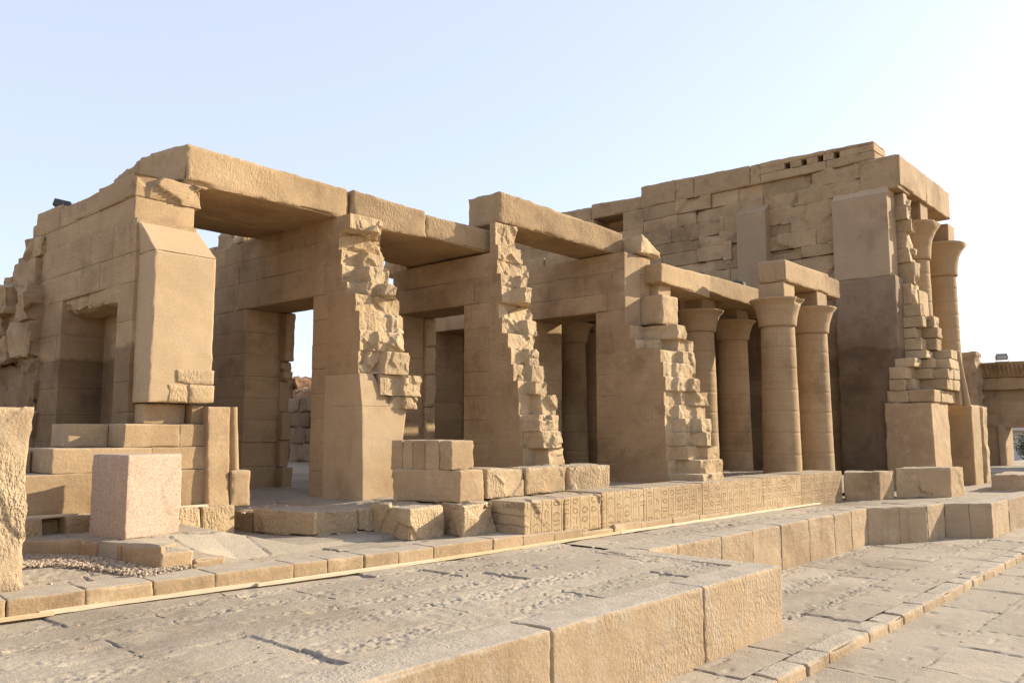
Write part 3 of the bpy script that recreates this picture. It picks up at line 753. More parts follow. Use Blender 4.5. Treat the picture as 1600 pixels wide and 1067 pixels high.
for i, (ya, yb, za, zb) in enumerate([(18.3, 19.0, 8.0, 8.12), (19.0, 19.7, 8.0, 8.3), (19.6, 20.5, 8.0, 8.55), (20.5, 21.5, 7.9, 8.2)]):
    hexa(mb, box(10.85, 11.9, ya, yb, za - .05, zb), .05, .03, .07, 300 + i, big=.08)
mb.build('coping', M['broken'], t)

# ------------------------------------------------------------------ wall 3
rng = random.Random(13)
t = thing('temple_wall', 'middle sandstone cross wall with a narrow ragged end behind the stacked pedestal blocks', 'wall', (15.4, 16.5, 1.8))
mb = MB()
zs = [1.7, 2.3, 2.9, 3.5, 4.1, 4.7, 5.25, 5.8, 6.43]
masonry(mb, 14.8, 16.0, 14.0, 21.2, zs, rng, [(14.95, 17.4, 0, 6.43)], seed=310)
masonry(mb, 14.8, 16.0, 14.0, 21.2, [6.43, 7.1, 7.68], rng, [(14.6, 17.9, 6.3, 7.11)], seed=330, ztop=lambda y: 9 if y < 18.5 else 7.2)
mb.build('masonry', M['wall'], t)
mb = MB(); hexa(mb, box(14.79, 16.0, 14.61, 17.89, 6.435, 7.1), .055, .006, .015, 340); mb.build('door_lintel', M['wall'], t)
mb = MB()
for i, (za_, zb_) in enumerate([(1.7, 2.9), (2.9, 3.9), (3.9, 4.8), (4.8, 5.6), (5.6, 6.42)]):
    hexa(mb, box(15.62, 16.02, 17.29 + .02 * (i % 2), 17.75, za_, zb_), .04, .012, .035, 346 + i, big=.015)
mb.build('door_jamb', M['broken'], t)
mb = MB(); sd = MB(); broken_end(mb, sd, W3, 14.05, .028, seed=350); sd.build('end_face', M['wall'], t); mb.build('broken_end', M['broken'], t)
mb = MB(); hexa(mb, box(14.85, 15.8, 17.3, 18.3, 7.68, 8.25), .06, .04, .1, 345, big=.1); mb.build('coping', M['broken'], t)

# ------------------------------------------------------------------ wall 4
rng = random.Random(14)
t = thing('temple_wall', 'sandstone cross wall with a stepped broken end beside the columns, dark hall behind it', 'wall', (19.9, 17, 1.8))
mb = MB()
zs = [1.7, 2.35, 3.0, 3.6, 4.2, 4.8, 5.4, 6.0, 6.62]
masonry(mb, 19.2, 20.6, 13.3, 27.5, zs, rng, [(14.0, 16.38, 0, 6.62), (18.6, 20.85, 0, 6.55)], seed=400, lens=(1.0, 2.0))
masonry(mb, 19.2, 20.6, 13.0, 27.5, [6.62, 7.15, 7.75, 8.28], rng, [(13.6, 16.9, 6.6, 7.16)], seed=420, lens=(1.3, 2.6))
mb.build('masonry', M['wall'], t)
mb = MB(); hexa(mb, box(19.19, 20.6, 13.61, 16.89, 6.625, 7.15), .06, .006, .015, 430); mb.build('door_lintel', M['wall'], t)
mb = MB()
hexa(mb, box(19.2, 20.0, 12.98, 13.4, 5.8, 8.28), .06, .006, .015, 431)
hexa(mb, box(19.22, 20.0, 12.85, 13.4, 5.46, 5.79), .06, .01, .02, 432)
mb.build('wall_end', M['plaster'], t)
mb = MB(); sd = MB(); broken_end(mb, sd, W4, 13.35, .034, seed=440, fa=.045, rough=.008, wob=.03, edge=.03, joint=.008); sd.build('end_face', M['wall'], t)
hexa(mb, box(20.05, 20.95, 12.3, 13.4, 6.25, 7.1), .06, .015, .03, 470)
hexa(mb, box(20.6, 21.3, 12.75, 13.4, 7.1, 7.55), .06, .015, .03, 471)
hexa(mb, box(20.2, 21.2, 12.25, 13.4, 5.79, 6.25), .06, .015, .03, 472)
mb.build('broken_end', M['broken'], t)
mb = MB(); hexa(mb, foot((19.75, 12.75), (19.75, 13.6), (21.0, 12.85), (21.0, 13.6), 8.3, 8.9, (8.92, 8.85, 8.55, 8.5)), .05, .03, .07, 473, big=.05); mb.build('coping', M['broken'], t)

# ------------------------------------------------------------------ roof slabs
def roof_slab(label, parts, org):
    mb = MB()
    for (P, res, seed, ch, bg_) in parts: hexa(mb, P, res, .01, ch, seed, big=bg_)
    return tag(mb.build('roof_slab', M['slab'], origin=org), label, 'roof slab', 'roof slabs spanning the cross walls')
P = foot((7.24, 15.0), (7.26, 17.05), (11.12, 14.95), (11.12, 17.05), 7.97, 8.8, (8.82, 8.95, 8.68, 8.75)); P = np.array(P); P[0, 0, 1, 0] = 7.34; P[0, 0, 1, 1] = 15.1
roof_slab('largest roof slab lying on the leftmost wall beside the smooth buttress, front edge sunlit', [(P, .045, 500, .05, .02)], (9.2, 16, 7.97))
P = np.array(foot((7.3, 17.1), (7.4, 18.7), (11.1, 17.1), (11.1, 18.3), 7.97, 8.9, (8.95, 8.85, 8.75, 8.7)))
roof_slab('roof slab lying behind the largest slab on the leftmost wall', [(P, .06, 510, .06, .03)], (9.2, 17.9, 7.97))
P1 = np.array(foot((11.16, 14.88), (11.16, 17.3), (13.1, 14.55), (13.1, 17.3), 7.85, 8.55, (8.68, 8.7, 8.5, 8.5)))
P2 = np.array(foot((13.1, 14.55), (13.1, 17.3), (15.3, 14.2), (15.3, 17.3), 7.72, 8.4, (8.42, 8.4, 8.32, 8.3))); P2[0, :, 0, 2] = 7.85
roof_slab('cracked roof slab spanning from the sky doorway wall to the middle wall', [(P1, .045, 520, .035, .015), (P2, .045, 525, .035, .015)], (13.2, 16, 7.8))
P = np.array(foot((15.0, 13.9), (15.1, 15.15), (19.75, 13.38), (19.75, 14.75), 8.4, 9.3, (9.3, 9.34, 8.98, 8.98))); P[0, :, 0, 2] = 8.5; P[1, :, 0, 2] = 8.29
roof_slab('narrow single roof beam standing proud between the middle wall and the column side wall', [(P, .045, 530, .04, .02)], (17.3, 14.3, 8.4))
mb = MB()  # unseen ceiling slabs and end wall, added to keep the inner hall dark
for i, y in enumerate((15.2, 17.2, 19.2, 21.2, 23.2, 25.2)):
    hexa(mb, box(20.7, 34.6, y, y + 1.95, 8.35, 8.95), .4, .01, .02, 540 + i)
hexa(mb, box(20.7, 34.6, 27.2, 28, 1.7, 8.95), .6, .01, .02, 548)
hexa(mb, box(36.6, 46, 12.2, 29, 13.1, 15.0), .6, .01, .02, 549)  # backing added behind the tall wall so its window looks dark
tag(mb.build('unseen_hall_cover', M['slab'], origin=(27, 22, 8.35)), 'unseen ceiling slabs, end wall and window backing added to darken the halls', 'ceiling')

# ------------------------------------------------------------------ columns
def lathe(mb, prof, seg=48, amp=0.006, seed=0, lipchip=None):
    th = np.linspace(0, 2 * np.pi, seg + 1)
    r = np.array([p[0] for p in prof]); z = np.array([p[1] for p in prof])
    c = np.stack([np.cos(th), np.sin(th)], -1)
    P = np.concatenate([r[:, None, None] * c[None], np.repeat(z[:, None, None], seg + 1, 1)], -1)
    F = P.reshape(-1, 3)
    d = amp * fbm(F, 2.2, seed, 3)
    if lipchip:
        z0, amt = lipchip
        k = np.clip((F[:, 2] - z0) / 0.12, 0, 1)
        d = d - amt * k * np.clip(noise(F, 1.6, seed + 70) - 0.1, 0, 1) * (1 + noise(F, 7, seed + 71))
    if lipchip:
        A = np.tile(th, len(prof)); kk = np.clip((F[:, 2] - (lipchip[0] - .45)) / .5, 0, 1)
        d = d + 0.014 * kk * np.abs(np.cos(A * 8))
    d = d.reshape(P.shape[:2])
    d[:, -1] = d[:, 0]
    P[..., 0] += d * c[None, :, 0]; P[..., 1] += d * c[None, :, 1]
    mb.grid(P[:, ::-1])

def profile(pts, step):
    out = []
    for (a, b) in zip(pts[:-1], pts[1:]):
        n = max(1, int(math.hypot(b[0] - a[0], b[1] - a[1]) / step))
        for i in range(n): out.append((a[0] + (b[0] - a[0]) * i / n, a[1] + (b[1] - a[1]) * i / n))
    out.append(pts[-1])
    return out

def column(label, loc, zb, zcap, ztop, r, rl, abw, group, seed, lip=0.10, res=0.07):
    """zb foot, zcap underside of capital, ztop top of abacus (all above loc)"""
    o = thing('stone_column', label, 'column', loc, group)
    L = np.array(loc)
    mb = MB(); pts = [(0.02, 0.0)]
    n = int((zcap - zb) / 0.62); hs = np.linspace(zb, zcap, n + 1)
    rr = lambda z: r * (1.06 - 0.13 * (z - zb) / (zcap - zb))
    pts = []
    for i in range(n):
        a, b = hs[i], hs[i + 1]
        pts += [(rr(a) - .008, a), (rr(a), a + .012), (rr(b), b - .012), (rr(b) - .008, b - .001)]
    lathe(mb, profile(pts, res), 48, .007, seed)
    mb2 = mb
    for v in mb.v: v += L
    mb.build('shaft', M['column'], o)
    mb = MB()
    hc = (ztop - zcap) * 0.63
    k = [(r * .96, 0), (r * 1.03, .02), (r * 1.05, .14 * hc), (r * 1.09, .36 * hc), (r * 1.18, .58 * hc), (r + (rl - r) * .55, .78 * hc), (r + (rl - r) * .85, .9 * hc), (rl, .965 * hc), (rl, hc), (rl * .9, hc + .01), (0.05, hc + .012)]
    lathe(mb, profile([(a, zcap + b) for a, b in k], res * .7), 56, .010, seed + 3, (zcap + hc * .78, lip))
    for v in mb.v: v += L
    mb.build('capital', M['column'], o)
    mb = MB()
    P = np.array(box(-abw, abw, -abw, abw, zcap + hc, ztop)) + L
    hexa(mb, P, res, .008, .02, seed + 5)
    mb.build('abacus', M['column'], o)
    return o

def dup(o, loc, label):
    c = o.copy(); COL.objects.link(c); c.location = loc; c['_loc'] = loc; c['label'] = label
    for ch in o.children:
        d = ch.copy(); COL.objects.link(d); d.parent = c
    return c
G1 = 'columns of the side hall'
a = column('column with a chipped capital, nearest of the four in front of the tall wall', (25.75, 11.45, 1.8), 0, 4.8, 6.22, .57, .86, .44, G1, 600, .35)
b = column('column behind the chipped one, close to the tall stained wall', (28.35, 11.4, 1.8), 0, 4.8, 6.22, .57, .86, .44, G1, 610, .22)
c = column('column standing right behind the stepped broken wall end', (25.3, 14.1, 1.8), 0, 4.8, 5.95, .57, .86, .44, G1, 620, .12)
dup(c, (28.5, 14.45, 1.8), 'shaded column in the second row, between the wall end and the chipped column')
dup(c, (25.3, 19.6, 1.8), 'dim column inside the dark hall, left one in the doorway')
dup(c, (28.4, 20.9, 1.8), 'dim column inside the dark hall, right one at the doorway edge')
G2 = 'tall columns at the front of the temple'
column('tall column with a broad flaring capital, left one beside the tall wall corner', (38.4, 10.75, 1.2), 0, 9.45, 12.0, .68, 1.15, .55, G2, 640, .15, .1)
column('outermost tall column with a chipped flaring capital, against the white sky', (42.5, 10.7, 1.2), 0, 9.3, 11.75, .68, 1.15, .55, G2, 650, .28, .1)

# architraves
def beam(label, Ps, org, seed, chip=.03, mat='slab', res=.06, big=.015):
    mb = MB()
    for i, P in enumerate(Ps): hexa(mb, P, res, .008, chip, seed + i * 11, big=big)
    return tag(mb.build('architrave', M[mat], origin=org), label, 'architrave')
beam('architrave running from the stepped broken wall end over the second row of columns', [np.array(foot((20.3, 12.45), (20.3, 13.9), (23.9, 12.85), (23.9, 13.9), 7.5, 8.15, (8.05, 8.1, 8.25, 8.2))), np.array(foot((23.92, 12.95), (23.92, 14.4), (34.6, 13.6), (34.6, 14.9), 7.72, 8.4, (8.3, 8.3, 8.55, 8.55)))], (27, 13.5, 7.6), 660)
beam('short architrave lying across the two front columns near the tall wall', [np.array(box(25.25, 28.9, 10.92, 11.85, 8.02, 8.74)), np.array(foot((28.92, 10.97), (28.92, 11.85), (30.1, 10.97), (30.3, 11.85), 8.02, 8.7))], (29, 11.4, 8.05), 670)
beam('heavy entablature beam above the two tall front columns, sunlit on one side', [np.array(box(34.72, 38.4, 10.05, 11.4, 13.15, 14.45)), np.array(box(38.42, 42.2, 10.07, 11.4, 13.15, 14.45))], (38.5, 10.7, 13.1), 680, res=.1)

# ------------------------------------------------------------------ wall 5 (tall)
rng = random.Random(15)
t = thing('tall_wall', 'tallest temple wall with rough core masonry, repair piers and a stained foot', 'wall', (35.5, 17, 1.8))
mb = MB()
masonry(mb, 34.75, 36.3, 11.3, 37, [1.2, 2.0, 2.7, 3.4, 4.1, 4.8, 5.5, 6.2, 6.9, 7.6, 8.3], rng, seed=700, lens=(1.2, 2.4), jit=.01, k=.0034)
mb.build('masonry', M['wall_high'], t)
mb = MB()
zs = [8.3, 8.95, 9.5, 10.15, 10.7, 11.2, 11.85, 12.4, 13.1, 13.75, 14.42]
masonry(mb, 34.7, 36.2, 11.3, 22.3, zs, rng, seed=740, lens=(0.9, 2.9), jit=.02, deep=.20, deepy=18.5, chip=.016, amp=.012, k=.0026, joint=.001, fac=(.10, .9, 77))
mb.build('core_masonry', M['wall_high'], t)
mb = MB()
hexa(mb, box(35.05, 36.1, 11.3, 22.3, 8.3, 14.4), .5, .03, .02, 741)
mb.build('core_filling', M['wall_high'], t)
mb = MB()
masonry(mb, 34.7, 36.2, 22.3, 37, [8.3, 9.2, 10.1, 11, 11.9, 12.7, 13.42, 14.4], rng, [(23.5, 25.4, 13.4, 14.41)], seed=780, lens=(1.2, 2.4), k=.0034)
mb.build('masonry', M['wall_high'], t)
mb = MB()
ends = [11.0, 13.0, 16.0, 16.5, 19.4, 20.4, 22.4]
for i in range(len(ends) - 1):
    y0_, y1_ = ends[i], ends[i + 1]
    holes = [h for h in (12.54, 13.23, 13.96, 14.72) if y0_ < h < y1_]
    zz = (15.22 + .03 * (y0_ - 11), 15.22 + .03 * (y1_ - 11))
    if not holes:
        hexa(mb, foot((34.68, y0_ + .001), (34.68, y1_ - .001), (36.2, y0_ + .001), (36.2, y1_ - .001), 14.42, 15.2, (zz[0], zz[1], zz[0], zz[1])), (.3, .09, .09), .015, .04, 790 + i, big=.02)
    else:
        hexa(mb, box(34.68, 36.2, y0_ + .001, y1_ - .001, 14.42, 14.82), (.3, .09, .09), .012, .03, 790 + i)
        hexa(mb, foot((34.68, y0_ + .001), (34.68, y1_ - .001), (36.2, y0_ + .001), (36.2, y1_ - .001), 15.1, 15.2, (zz[0], zz[1], zz[0], zz[1])), (.3, .09, .09), .012, .03, 791 + i)
        e = [y0_ + .001] + sum([[h - .13, h + .13] for h in holes], []) + [y1_ - .001]
        for j in range(0, len(e), 2): hexa(mb, box(34.68, 36.2, e[j], e[j + 1], 14.82, 15.1), (.3, .09, .09), .006, .01, 800 + j)
        hexa(mb, box(34.95, 36.2, y0_ - .01, y1_ + .01, 14.8, 15.12), .3, .0, .0, 809)
mb.build('coping', M['wall'], t)
mb = MB()
for i, (y0_, y1_) in enumerate([(22.4, 25.6), (25.6, 29), (29, 37)]):
    hexa(mb, foot((34.75, y0_), (34.75, y1_), (36.2, y0_), (36.2, y1_), 14.42, 15.2, (15.1, 15.25, 15.1, 15.25)), (.3, .09, .09), .015, .04, 812 + i, big=.03)
mb.build('coping', M['wall'], t)
mb = MB(); hexa(mb, box(34.66, 36.3, 10.13, 11.6, 13.05, 14.44), (.1, .1, .1), .008, .02, 820); mb.build('corner_block', M['wall'], t)
mb = MB()
P = np.array(box(34.35, 35.4, 10.5, 12.72, 9.45, 12.85)); hexa(mb, P, .1, .006, .012, 821)
P = np.array(box(34.35, 35.4, 10.5, 12.72, 12.85, 13.2)); P[0, :, 1, 0] = 34.68; hexa(mb, P, .1, .006, .012, 822)
mb.build('repair_pier', M['anta'], t)
mb = MB()
P = np.array(box(34.3, 34.9, 15.66, 17.05, 8.3, 13.0)); hexa(mb, P, .1, .006, .012, 823)
P = np.array(box(34.3, 34.9, 15.66, 17.05, 13.0, 13.4)); P[0, :, 1, 0] = 34.68; hexa(mb, P, .1, .006, .012, 824)
mb.build('repair_pier', M['anta'], t)
mb = MB()
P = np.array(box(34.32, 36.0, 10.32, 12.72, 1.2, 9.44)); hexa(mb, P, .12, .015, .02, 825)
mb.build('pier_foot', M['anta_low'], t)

mb = MB()
for i, (x_, y_, za_, zb_) in enumerate([(35.5, 10.2, 12.5, 13.03), (35.45, 10.05, 11.9, 12.5), (35.6, 9.95, 11.4, 11.9), (35.55, 10.25, 10.7, 11.4), (35.5, 10.1, 10.1, 10.7), (35.6, 9.95, 9.2, 10.1)]):
    hexa(mb, box(x_, x_ + .55, y_, 11, za_, zb_), .06, .015, .015, 1100 + i, fac=(.14, 1.5, 31))
mb.build('ragged_edge', M['broken'], t)

# stepped ruin in front of the tall wall
t = thing('stepped_ruin', 'stepped heap of squared courses descending from the tall wall, in front of the tall columns', 'ruin', (36, 9.6, 1.2))
RU = [(35.3, 36.24, 9.99, 10.6, 8.33, 9.2), (35.2, 36.01, 9.67, 10.6, 7.82, 8.31), (35.1, 35.61, 9.61, 10.5, 7.37, 7.8), (36, 36.82, 9.45, 10.4, 7.42, 7.88), (35.1, 35.97, 9.9, 10.5, 6.94, 7.35), (36, 36.73, 9.33, 10.4, 6.98, 7.4), (35.1, 35.98, 9.71, 10.6, 6.46, 6.92), (36, 36.83, 9.38, 10.5, 6.5, 6.96),
      (35.1, 36.1, 9.54, 10.6, 6.11, 6.44), (36.2, 37.2, 8.9, 10.5, 6.12, 6.48), (34.3, 35.2, 9.75, 10.5, 5.75, 6.08), (35.4, 35.76, 9.38, 10.5, 5.72, 6.1), (35.8, 37.3, 8.9, 10.4, 5.72, 6.1), (34.2, 35.34, 10.02, 10.7, 5.27, 5.74), (35.3, 35.7, 9.45, 10.5, 5.29, 5.71), (35.6, 37.3, 8.9, 10.4, 5.29, 5.71),
      (34.2, 34.5, 10.14, 10.72, 4.82, 5.26), (34.5, 36.0, 9.9, 10.7, 4.84, 5.28), (35.5, 37.4, 8.92, 10.4, 4.87, 5.28), (34.2, 35.2, 9.12, 10.0, 4.35, 4.83), (34.22, 35.2, 10.01, 10.78, 4.35, 4.81), (35.21, 37.4, 9.1, 10.6, 4.36, 4.84)]
mb = MB()
for i, b in enumerate(RU): hexa(mb, box(*b), .06, .010, .016, 830 + i * 3, fac=(.05, 1.4, 44))
hexa(mb, box(35.9, 37.2, 9.9, 10.6, 1.2, 9.0), .2, .02, .03, 890)
mb.build('block_courses', M['broken'], t)
mb = MB()
P = np.array(box(34.15, 36.4, 9.2, 10.9, 0.9, 4.34)); P[0, 0, 0, 1] -= .08; P[1, 0, 0, 1] -= .08; hexa(mb, P, .07, .01, .02, 900, big=.02)
mb.build('base_block', M['dressed'], t)
mb = MB(); tube(mb, (37.9, 8.85, 4.3), (37.35, 9.0, 6.5), .14, .13, 16); mb.build('corner_moulding', M['dressed'], t)
P = np.array(box(37.3, 37.9, 8.95, 10.3, 4.3, 6.45)); P[1, :, 1, 0] = 37.4
mb = MB(); hexa(mb, P, .1, .01, .02, 902); mb.build('wall_core', M['dressed'], t)

t = thing('screen_wall', 'shaded upright screen wall with an eroded sunlit edge, right of the stepped ruin', 'wall', (39.5, 9.3, 1.1))
mb = MB(); hexa(mb, box(38.5, 39.9, 8.83, 11.0, 0.9, 4.34), .08, .01, .03, 910); mb.build('panel', M['wall'], t)
mb = MB(); hexa(mb, box(39.9, 40.5, 9.1, 10.6, 0.9, 4.0), .07, .03, .06, 911, big=.05); hexa(mb, box(40.5, 41.3, 8.85, 10.2, 0.9, 4.3), .07, .03, .06, 912, big=.06); mb.build('eroded_edge', M['broken'], t)

# ------------------------------------------------------------------ loose blocks on the plinth
def stone_block(name, label, P, mat, seed, chip=.025, amp=.01, big=.01, group=None, cat='stone block', res=.025):
    P = np.array(P, float); org = P.reshape(-1, 3).mean(0); org[2] = P[..., 2].min()
    mb = MB(); hexa(mb, P, res, amp * .7, chip * .55, seed, big=big, fac=(big * 1.6, 1.6, seed), fall=True)
    return tag(mb.build(name, M[mat], origin=tuple(org)), label, cat, group)
SB = 'stone blocks of the front row'
stone_block('stone_block', 'long flat-topped slab block at the left end of the front row, resting on small stones', foot((8.96, 12.92), (8.48, 14.16), (9.82, 12.72), (9.4, 14.2), 1.33, 1.75), 'block', 920, group=SB)
stone_block('stone_block', 'low shaded slab lying behind the long flat slab, left of it', foot((8.5, 14.25), (8.6, 15.9), (10.0, 14.3), (10.2, 15.9), 1.3, 1.69), 'dressed', 921, group=SB)
stone_block('stone_block', 'small half shaded block wedged between the long slab and the next block', foot((9.85, 12.66), (9.5, 14), (10.75, 12.55), (10.4, 14), 1.36, 1.76), 'block', 922, group=SB)
stone_block('stone_block', 'squared block with a rough broken corner, second large one in the front row', foot((10.02, 11.48), (10.12, 12.6), (10.98, 11.6), (11.1, 12.9), 1.22, 1.83), 'block', 923, .04, .015, .02, group=SB)
stone_block('stone_block', 'rough hacked block below the two-tier pedestal', foot((11.0, 11.12), (11.42, 12.3), (12.0, 11.25), (12.3, 12.4), 1.22, 1.86), 'block', 924, .05, .025, .04, group=SB)
for i, (x, y) in enumerate([(9.05, 12.85), (9.4, 12.75), (9.8, 12.66), (10.3, 12.5)]):
    stone_block('chock_stone', 'small stone wedged under the front row slab', box(x, x + .28, y, y + .35, 1.2, 1.35), 'block', 930 + i, .03, .01, .01, 'chock stones under the slab', 'stone')
E1 = lambda x: float(interp(x, [(12.1, 10.56), (16, 10.47), (20, 10.32), (26.9, 9.98)]))
jx = [12.1, 13.3, 14.55, 16.1, 18.6, 21.7, 24.0, 26.85]
for i in range(2):
    a_, b_ = jx[i], jx[i + 1]
    stone_block('inscribed_block', ['inscribed block with a broken rounded right end, first of the carved row', 'inscribed block with rounded shoulders, second of the carved row'][i], foot((a_, E1(a_)), (a_ + .05, E1(a_) + 1.0), (b_ - .02, E1(b_)), (b_ - .02, E1(b_) + 1.0), 1.15, 1.87 + .02 * i), 'inscribed', 940 + i, .035, .006, .010)
t = thing('inscribed_plinth', 'long plinth carved with columns of hieroglyphs running to the tall wall', 'plinth', (20, 10.4, 1.1))
mb = MB()
for i in range(2, len(jx) - 1):
    a_, b_ = jx[i], jx[i + 1]
    hexa(mb, foot((a_ + .002, E1(a_)), (a_, E1(a_) + 1.0), (b_ - .002, E1(b_)), (b_, E1(b_) + 1.0), 0.95, 1.9 + .012 * i), (.04, .06, .035), .005, .009, 950 + i)
mb.build('carved_course', M['inscribed'], t)
stone_block('lower_block', 'wide lower block of the two-tier pedestal on the plinth', foot((11.46, 11.66), (10.86, 12.96), (12.1, 11.66), (12.0, 12.96), 1.84, 2.45), 'dressed', 960, .03, .01, .015)
mb = MB()
yy = [11.8, 12.06, 12.36, 12.62, 12.85, 13.1]
for i in range(5):
    x0_ = 11.33 - .09 * (yy[i] - 11.8) * 3.4
    hexa(mb, foot((11.33 - .33 * (yy[i] - 11.8) + .01, yy[i] + .004), (11.33 - .33 * (yy[i + 1] - 11.8) + .01, yy[i + 1] - .004), (12.0, yy[i] + .004), (12.0, yy[i + 1] - .004), 2.455, 3.04), .025, .006, .012 if i else .025, 961 + i, big=.006)
tag(mb.build('upper_block', M['dressed'], origin=(11.5, 12.4, 2.455)), 'upper block of the two-tier pedestal, grooved upright on its shaded side', 'stone block')
PB = 'pitted blocks on the plinth'
stone_block('pitted_block', 'pitted block right beside the two-tier pedestal', foot((12.2, 11.64), (12.2, 12.4), (13.28, 11.58), (13.28, 12.4), 1.86, 2.44), 'block', 962, .035, .012, .02, PB)
stone_block('pitted_block', 'pitted block in the middle of the three on the plinth, corners rounded', foot((13.34, 11.58), (13.34, 12.4), (14.72, 11.6), (14.72, 12.4), 1.86, 2.44), 'block', 963, .05, .016, .03, PB)
stone_block('pitted_block', 'pitted block at the right end of the three on the plinth', foot((14.86, 11.62), (14.86, 12.3), (16.1, 11.4), (16.1, 12.3), 1.86, 2.42), 'block', 964, .04, .012, .02, PB)
TB = 'shaded blocks at the end of the plinth'
stone_block('plinth_block', 'squared block closing the right end of the inscribed plinth', foot((27.98, 9.2), (26.97, 9.96), (29.1, 9.1), (28.3, 10.4), 1.0, 1.93), 'dressed', 965, .03, .01, .015, TB, res=.05)
stone_block('plinth_block', 'long shaded block right of the plinth end, in front of the stepped ruin', foot((30.75, 7.8), (29.2, 9.1), (32.0, 7.7), (30.6, 9.2), 1.0, 2.02), 'dressed', 966, .04, .014, .02, TB, res=.05)
stone_block('plinth_block', 'low flat block at the right edge of the picture', foot((36.0, 6.4), (35.4, 7.6), (39, 6.4), (38.6, 7.6), 0.9, 1.62), 'dressed', 967, .03, .01, .015, TB, res=.06)
stone_block('granite_cube', 'speckled pink granite cube standing on the platform', foot((5.40, 12.5), (5.21, 13.34), (6.37, 12.79), (6.18, 13.63), 1.62, 2.86), 'granite', 970, .02, .005, .006, None, 'cube', .03)
stone_block('boulder', 'tall rough pale boulder cut by the left edge of the picture', foot((2.4, 11.5), (2.4, 12.5), (3.74, 11.52), (3.7, 12.5), 1.24, 3.52, (3.55, 3.5, 3.5, 3.5)), 'boulder', 971, .05, .03, .018, None, 'boulder', .025)

# ------------------------------------------------------------------ timber strips
for i, (xa, xb, off, wd, hh, mt, lab) in enumerate([
    (1.2, 3.9, 0.0, .09, .045, 'wood2', 'yellowed timber strip at the left foot of the kerb'),
    (3.75, 6.55, 0.05, .07, .06, 'wood', 'pale timber strip overlapping the yellowed one near the left'),
    (6.5, 9.75, -0.02, .09, .05, 'wood', 'whitish timber strip at the foot of the kerb, in the middle'),
    (9.6, 15.0, 0.0, .09, .05, 'wood2', 'long timber strip along the carved blocks'),
    (15.02, 26.4, 0.0, .09, .05, 'wood', 'timber strip running away along the inscribed plinth')]):
    ya, yb = float(interp(xa, PL)) + off, float(interp(xb, PL)) + off
    mb = MB()
    hexa(mb, foot((xa, ya), (xa, ya + wd), (xb, yb), (xb, yb + wd), 1.03, 1.03 + hh), (.15, .05, .05), .004, .006, 980 + i)
    tag(mb.build('timber_strip', M[mt], origin=((xa + xb) / 2, (ya + yb) / 2, 1.03)), lab, 'timber')
for i, (xa, xb, y) in enumerate([(3.6, 5.3, 14.0), (6.85, 7.5, 14.0)]):
    mb = MB(); hexa(mb, box(xa, xb, y, y + .08, 1.885, 1.925), (.15, .05, .05), .003, .006, 990 + i)
    tag(mb.build('timber_strip', M['wood'], origin=((xa + xb) / 2, y, 1.9)), ['pale timber strip on the kerb left of the granite cube', 'short pale timber strip on the kerb right of the granite cube'][i], 'timber')

# ------------------------------------------------------------------ floodlights
def floodlight(label, loc, ang, sc, tall=1.0):
    o = thing('floodlight', label, 'floodlight', loc); L = np.array(loc)
    c_, s_ = math.cos(ang), math.sin(ang)
    rot = np.array([[c_, -s_, 0], [s_, c_, 0], [0, 0, 1]])
    def put(P): return (np.array(P, float).reshape(-1, 3) * sc) * np.array([1, 1, tall]) @ rot.T + L
    P = np.array(box(-.32, .32, -.24, .24, .12, .3)); P[:, 0, :, 2] -= .06; P[0, :, 1] *= (1, .8, 1); P[1, :, 1] *= (1, .8, 1)
    mb = MB(); hexa(mb, put(P).reshape(2, 2, 2, 3), .05, .0, .008, 1); mb.build('housing', M['metal'], o)
    mb = MB(); hexa(mb, put(box(-.28, .28, -.262, -.245, .09, .22)).reshape(2, 2, 2, 3), .1, 0, .002, 2); mb.build('glass', M['lampglass'], o)
    mb = MB()
    for x in (-.36, .33): hexa(mb, put(box(x, x + .03, -.03, .03, 0, .22)).reshape(2, 2, 2, 3), .1, 0, .002, 3)
    hexa(mb, put(box(-.36, .36, -.05, .05, 0, .03)).reshape(2, 2, 2, 3), .1, 0, .002, 4)
    mb.build('bracket', M['metal'], o)
floodlight('dark floodlight perched on top of the leftmost wall', (6.75, 19.55, 8.08), R(60), .85)
floodlight('small dark floodlight lying on the architrave beside the chipped column', (27.4, 13.6, 8.35), R(20), .9)

# ------------------------------------------------------------------ gate building on the right
t = thing('gate_building', 'distant sandstone gate with ribbed cornice and open doorway at the right edge', 'building', (63, 11, 0))
mb = MB()
masonry(mb, 62, 64, -6, 15.2, [-.5, .6, 1.6, 2.6, 3.5], random.Random(3), [(9.2, 12.3, -1, 3.5)], seed=1000, k=.004, lens=(1.5, 3))
masonry(mb, 62, 64, -6, 15.2, [3.5, 4.4, 5.2, 5.95], random.Random(4), seed=1010, k=.004, lens=(1.5, 3))
mb.build('wall', M['wall'], t)
mb = MB(); hexa(mb, box(61.75, 64, -6, 14.2, 5.96, 6.75), .3, .02, .03, 1020); mb.build('frieze', M['wall'], t)
mb = MB()
P = np.array(box(61.7, 64, -6, 14.6, 6.76, 7.75)); P[0, :, 1, 0] = 61.1
hexa(mb, P, .25, .02, .04, 1021)
for i in range(80):
    y = -5.8 + i * .25
    P = np.array(box(61.6, 61.9, y, y + .16, 6.85, 7.55)); P[:, :, 1, 0] -= .5
    hexa(mb, P, .3, 0, .01, 1022, skip=((0, 1),))
mb.build('cornice', M['wall'], t)
mb = MB(); hexa(mb, box(61.8, 64.1, 12.3, 12.7, -.5, 3.7), .3, .01, .02, 1024); mb.build('door_jamb', M['anta'], t)
mb = MB(); hexa(mb, box(61.8, 64.1, 8.8, 9.2, -.5, 3.7), .3, .01, .02, 1025); mb.build('door_jamb', M['anta'], t)
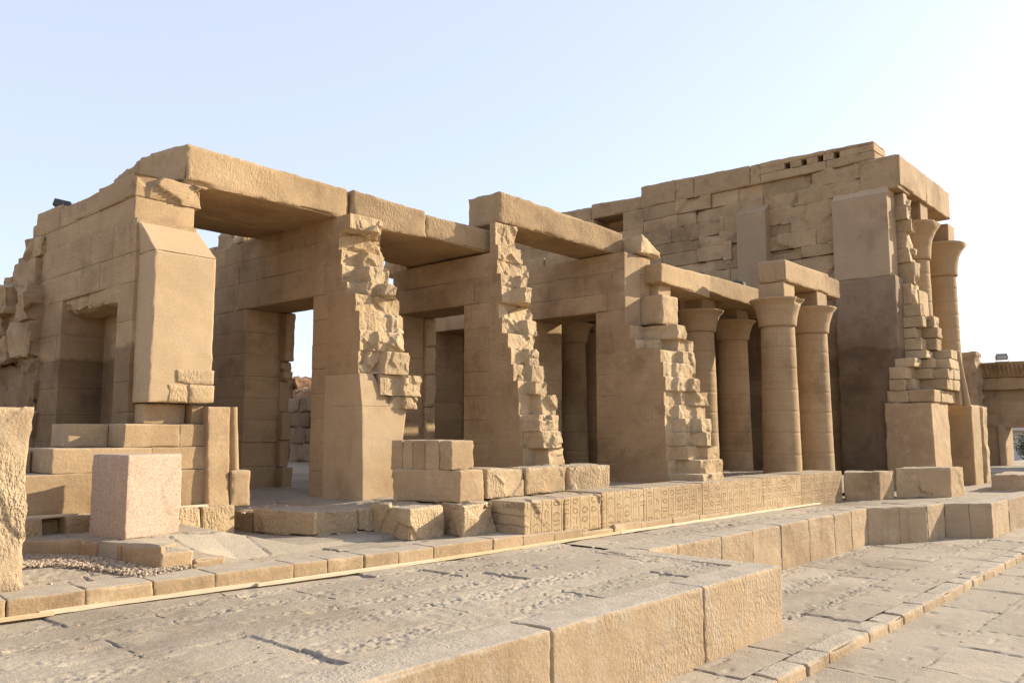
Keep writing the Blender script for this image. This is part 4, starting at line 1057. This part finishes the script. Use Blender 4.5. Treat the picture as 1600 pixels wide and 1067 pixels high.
floodlight('boxy floodlight standing on the cornice of the distant gate', (61.8, 12.2, 7.76), R(-80), 1.05, 1.9)
stone_block('broken_pillar', 'broken block rising behind the stepped ruin beside the distant gate', box(60, 61.5, 13.4, 15.0, 0, 8.3), 'wall', 1030, .08, .03, .08, None, 'pillar', .2)
t = thing('pale_kiosk', 'pale low building seen through the distant gate', 'building', (100, 17, 0))
mb = MB(); hexa(mb, box(100, 104, 8, 26, -.5, 3.4), .8, 0, .02, 1031); mb.build('wall', M['white'], t)
mb = MB(); hexa(mb, box(99, 105, 7, 27, 3.42, 3.8), .8, 0, .02, 1032); mb.build('roof', M['white'], t)
t = thing('tree', 'green bush growing beyond the distant gate', 'tree', (90, 15.6, 0))
mb = MB(); tube(mb, (90, 15.6, -.5), (90.1, 15.7, 2.2), .12, .07); mb.build('trunk', M['bark'], t)
mb = MB(); pr = np.random.RandomState(8)
for i in range(4500):
    d = pr.normal(size=3); d /= np.linalg.norm(d); rr_ = pr.rand() ** .5
    cc = np.array([90, 15.6, 1.9]) + d * rr_ * np.array([1.5, 1.8, 1.4]) * (0.8 + .3 * math.sin(5 * d[0] + 3 * d[2]))
    a_ = pr.normal(size=3); a_ /= np.linalg.norm(a_); b_ = np.cross(a_, pr.normal(size=3)); b_ /= np.linalg.norm(b_)
    s_ = pr.uniform(.06, .13)
    mb.add(np.array([cc - a_ * s_, cc + b_ * s_ * .5, cc + a_ * s_, cc - b_ * s_ * .5]), [(0, 1, 2, 3)], False)
mb.build('crown', M['leaf'], t)

# ------------------------------------------------------------------ far ruins behind the sky doorway
t = thing('mud_brick_ruin', 'crumbling mud-brick mound far behind the sky doorway', 'ruin', (45, 66, 0))
mb = MB()
hexa(mb, box(42, 52, 58, 64.5, -.5, 6.9), .35, .2, .4, 1040, big=.4)
hexa(mb, box(42, 52, 64.3, 70, -.5, 8.2), .35, .2, .4, 1041, big=.5)
mb.build('mound', M['mudbrick'], t)
t = thing('enclosure_wall', 'old enclosure wall with a sunlit top seen through the sky doorway', 'wall', (22, 34, 0))
mb = MB()
masonry(mb, 21.5, 22.6, 29, 42, [1, 1.9, 2.7, 3.4, 4.1, 4.75], random.Random(5), seed=1050, jit=.1, chip=.05, amp=.03)
mb.build('masonry', M['anta_low'], t)  # dark stone colour stands in for the shade on this wall

for o in list(bpy.data.objects):
    if '_loc' in o: del o['_loc']
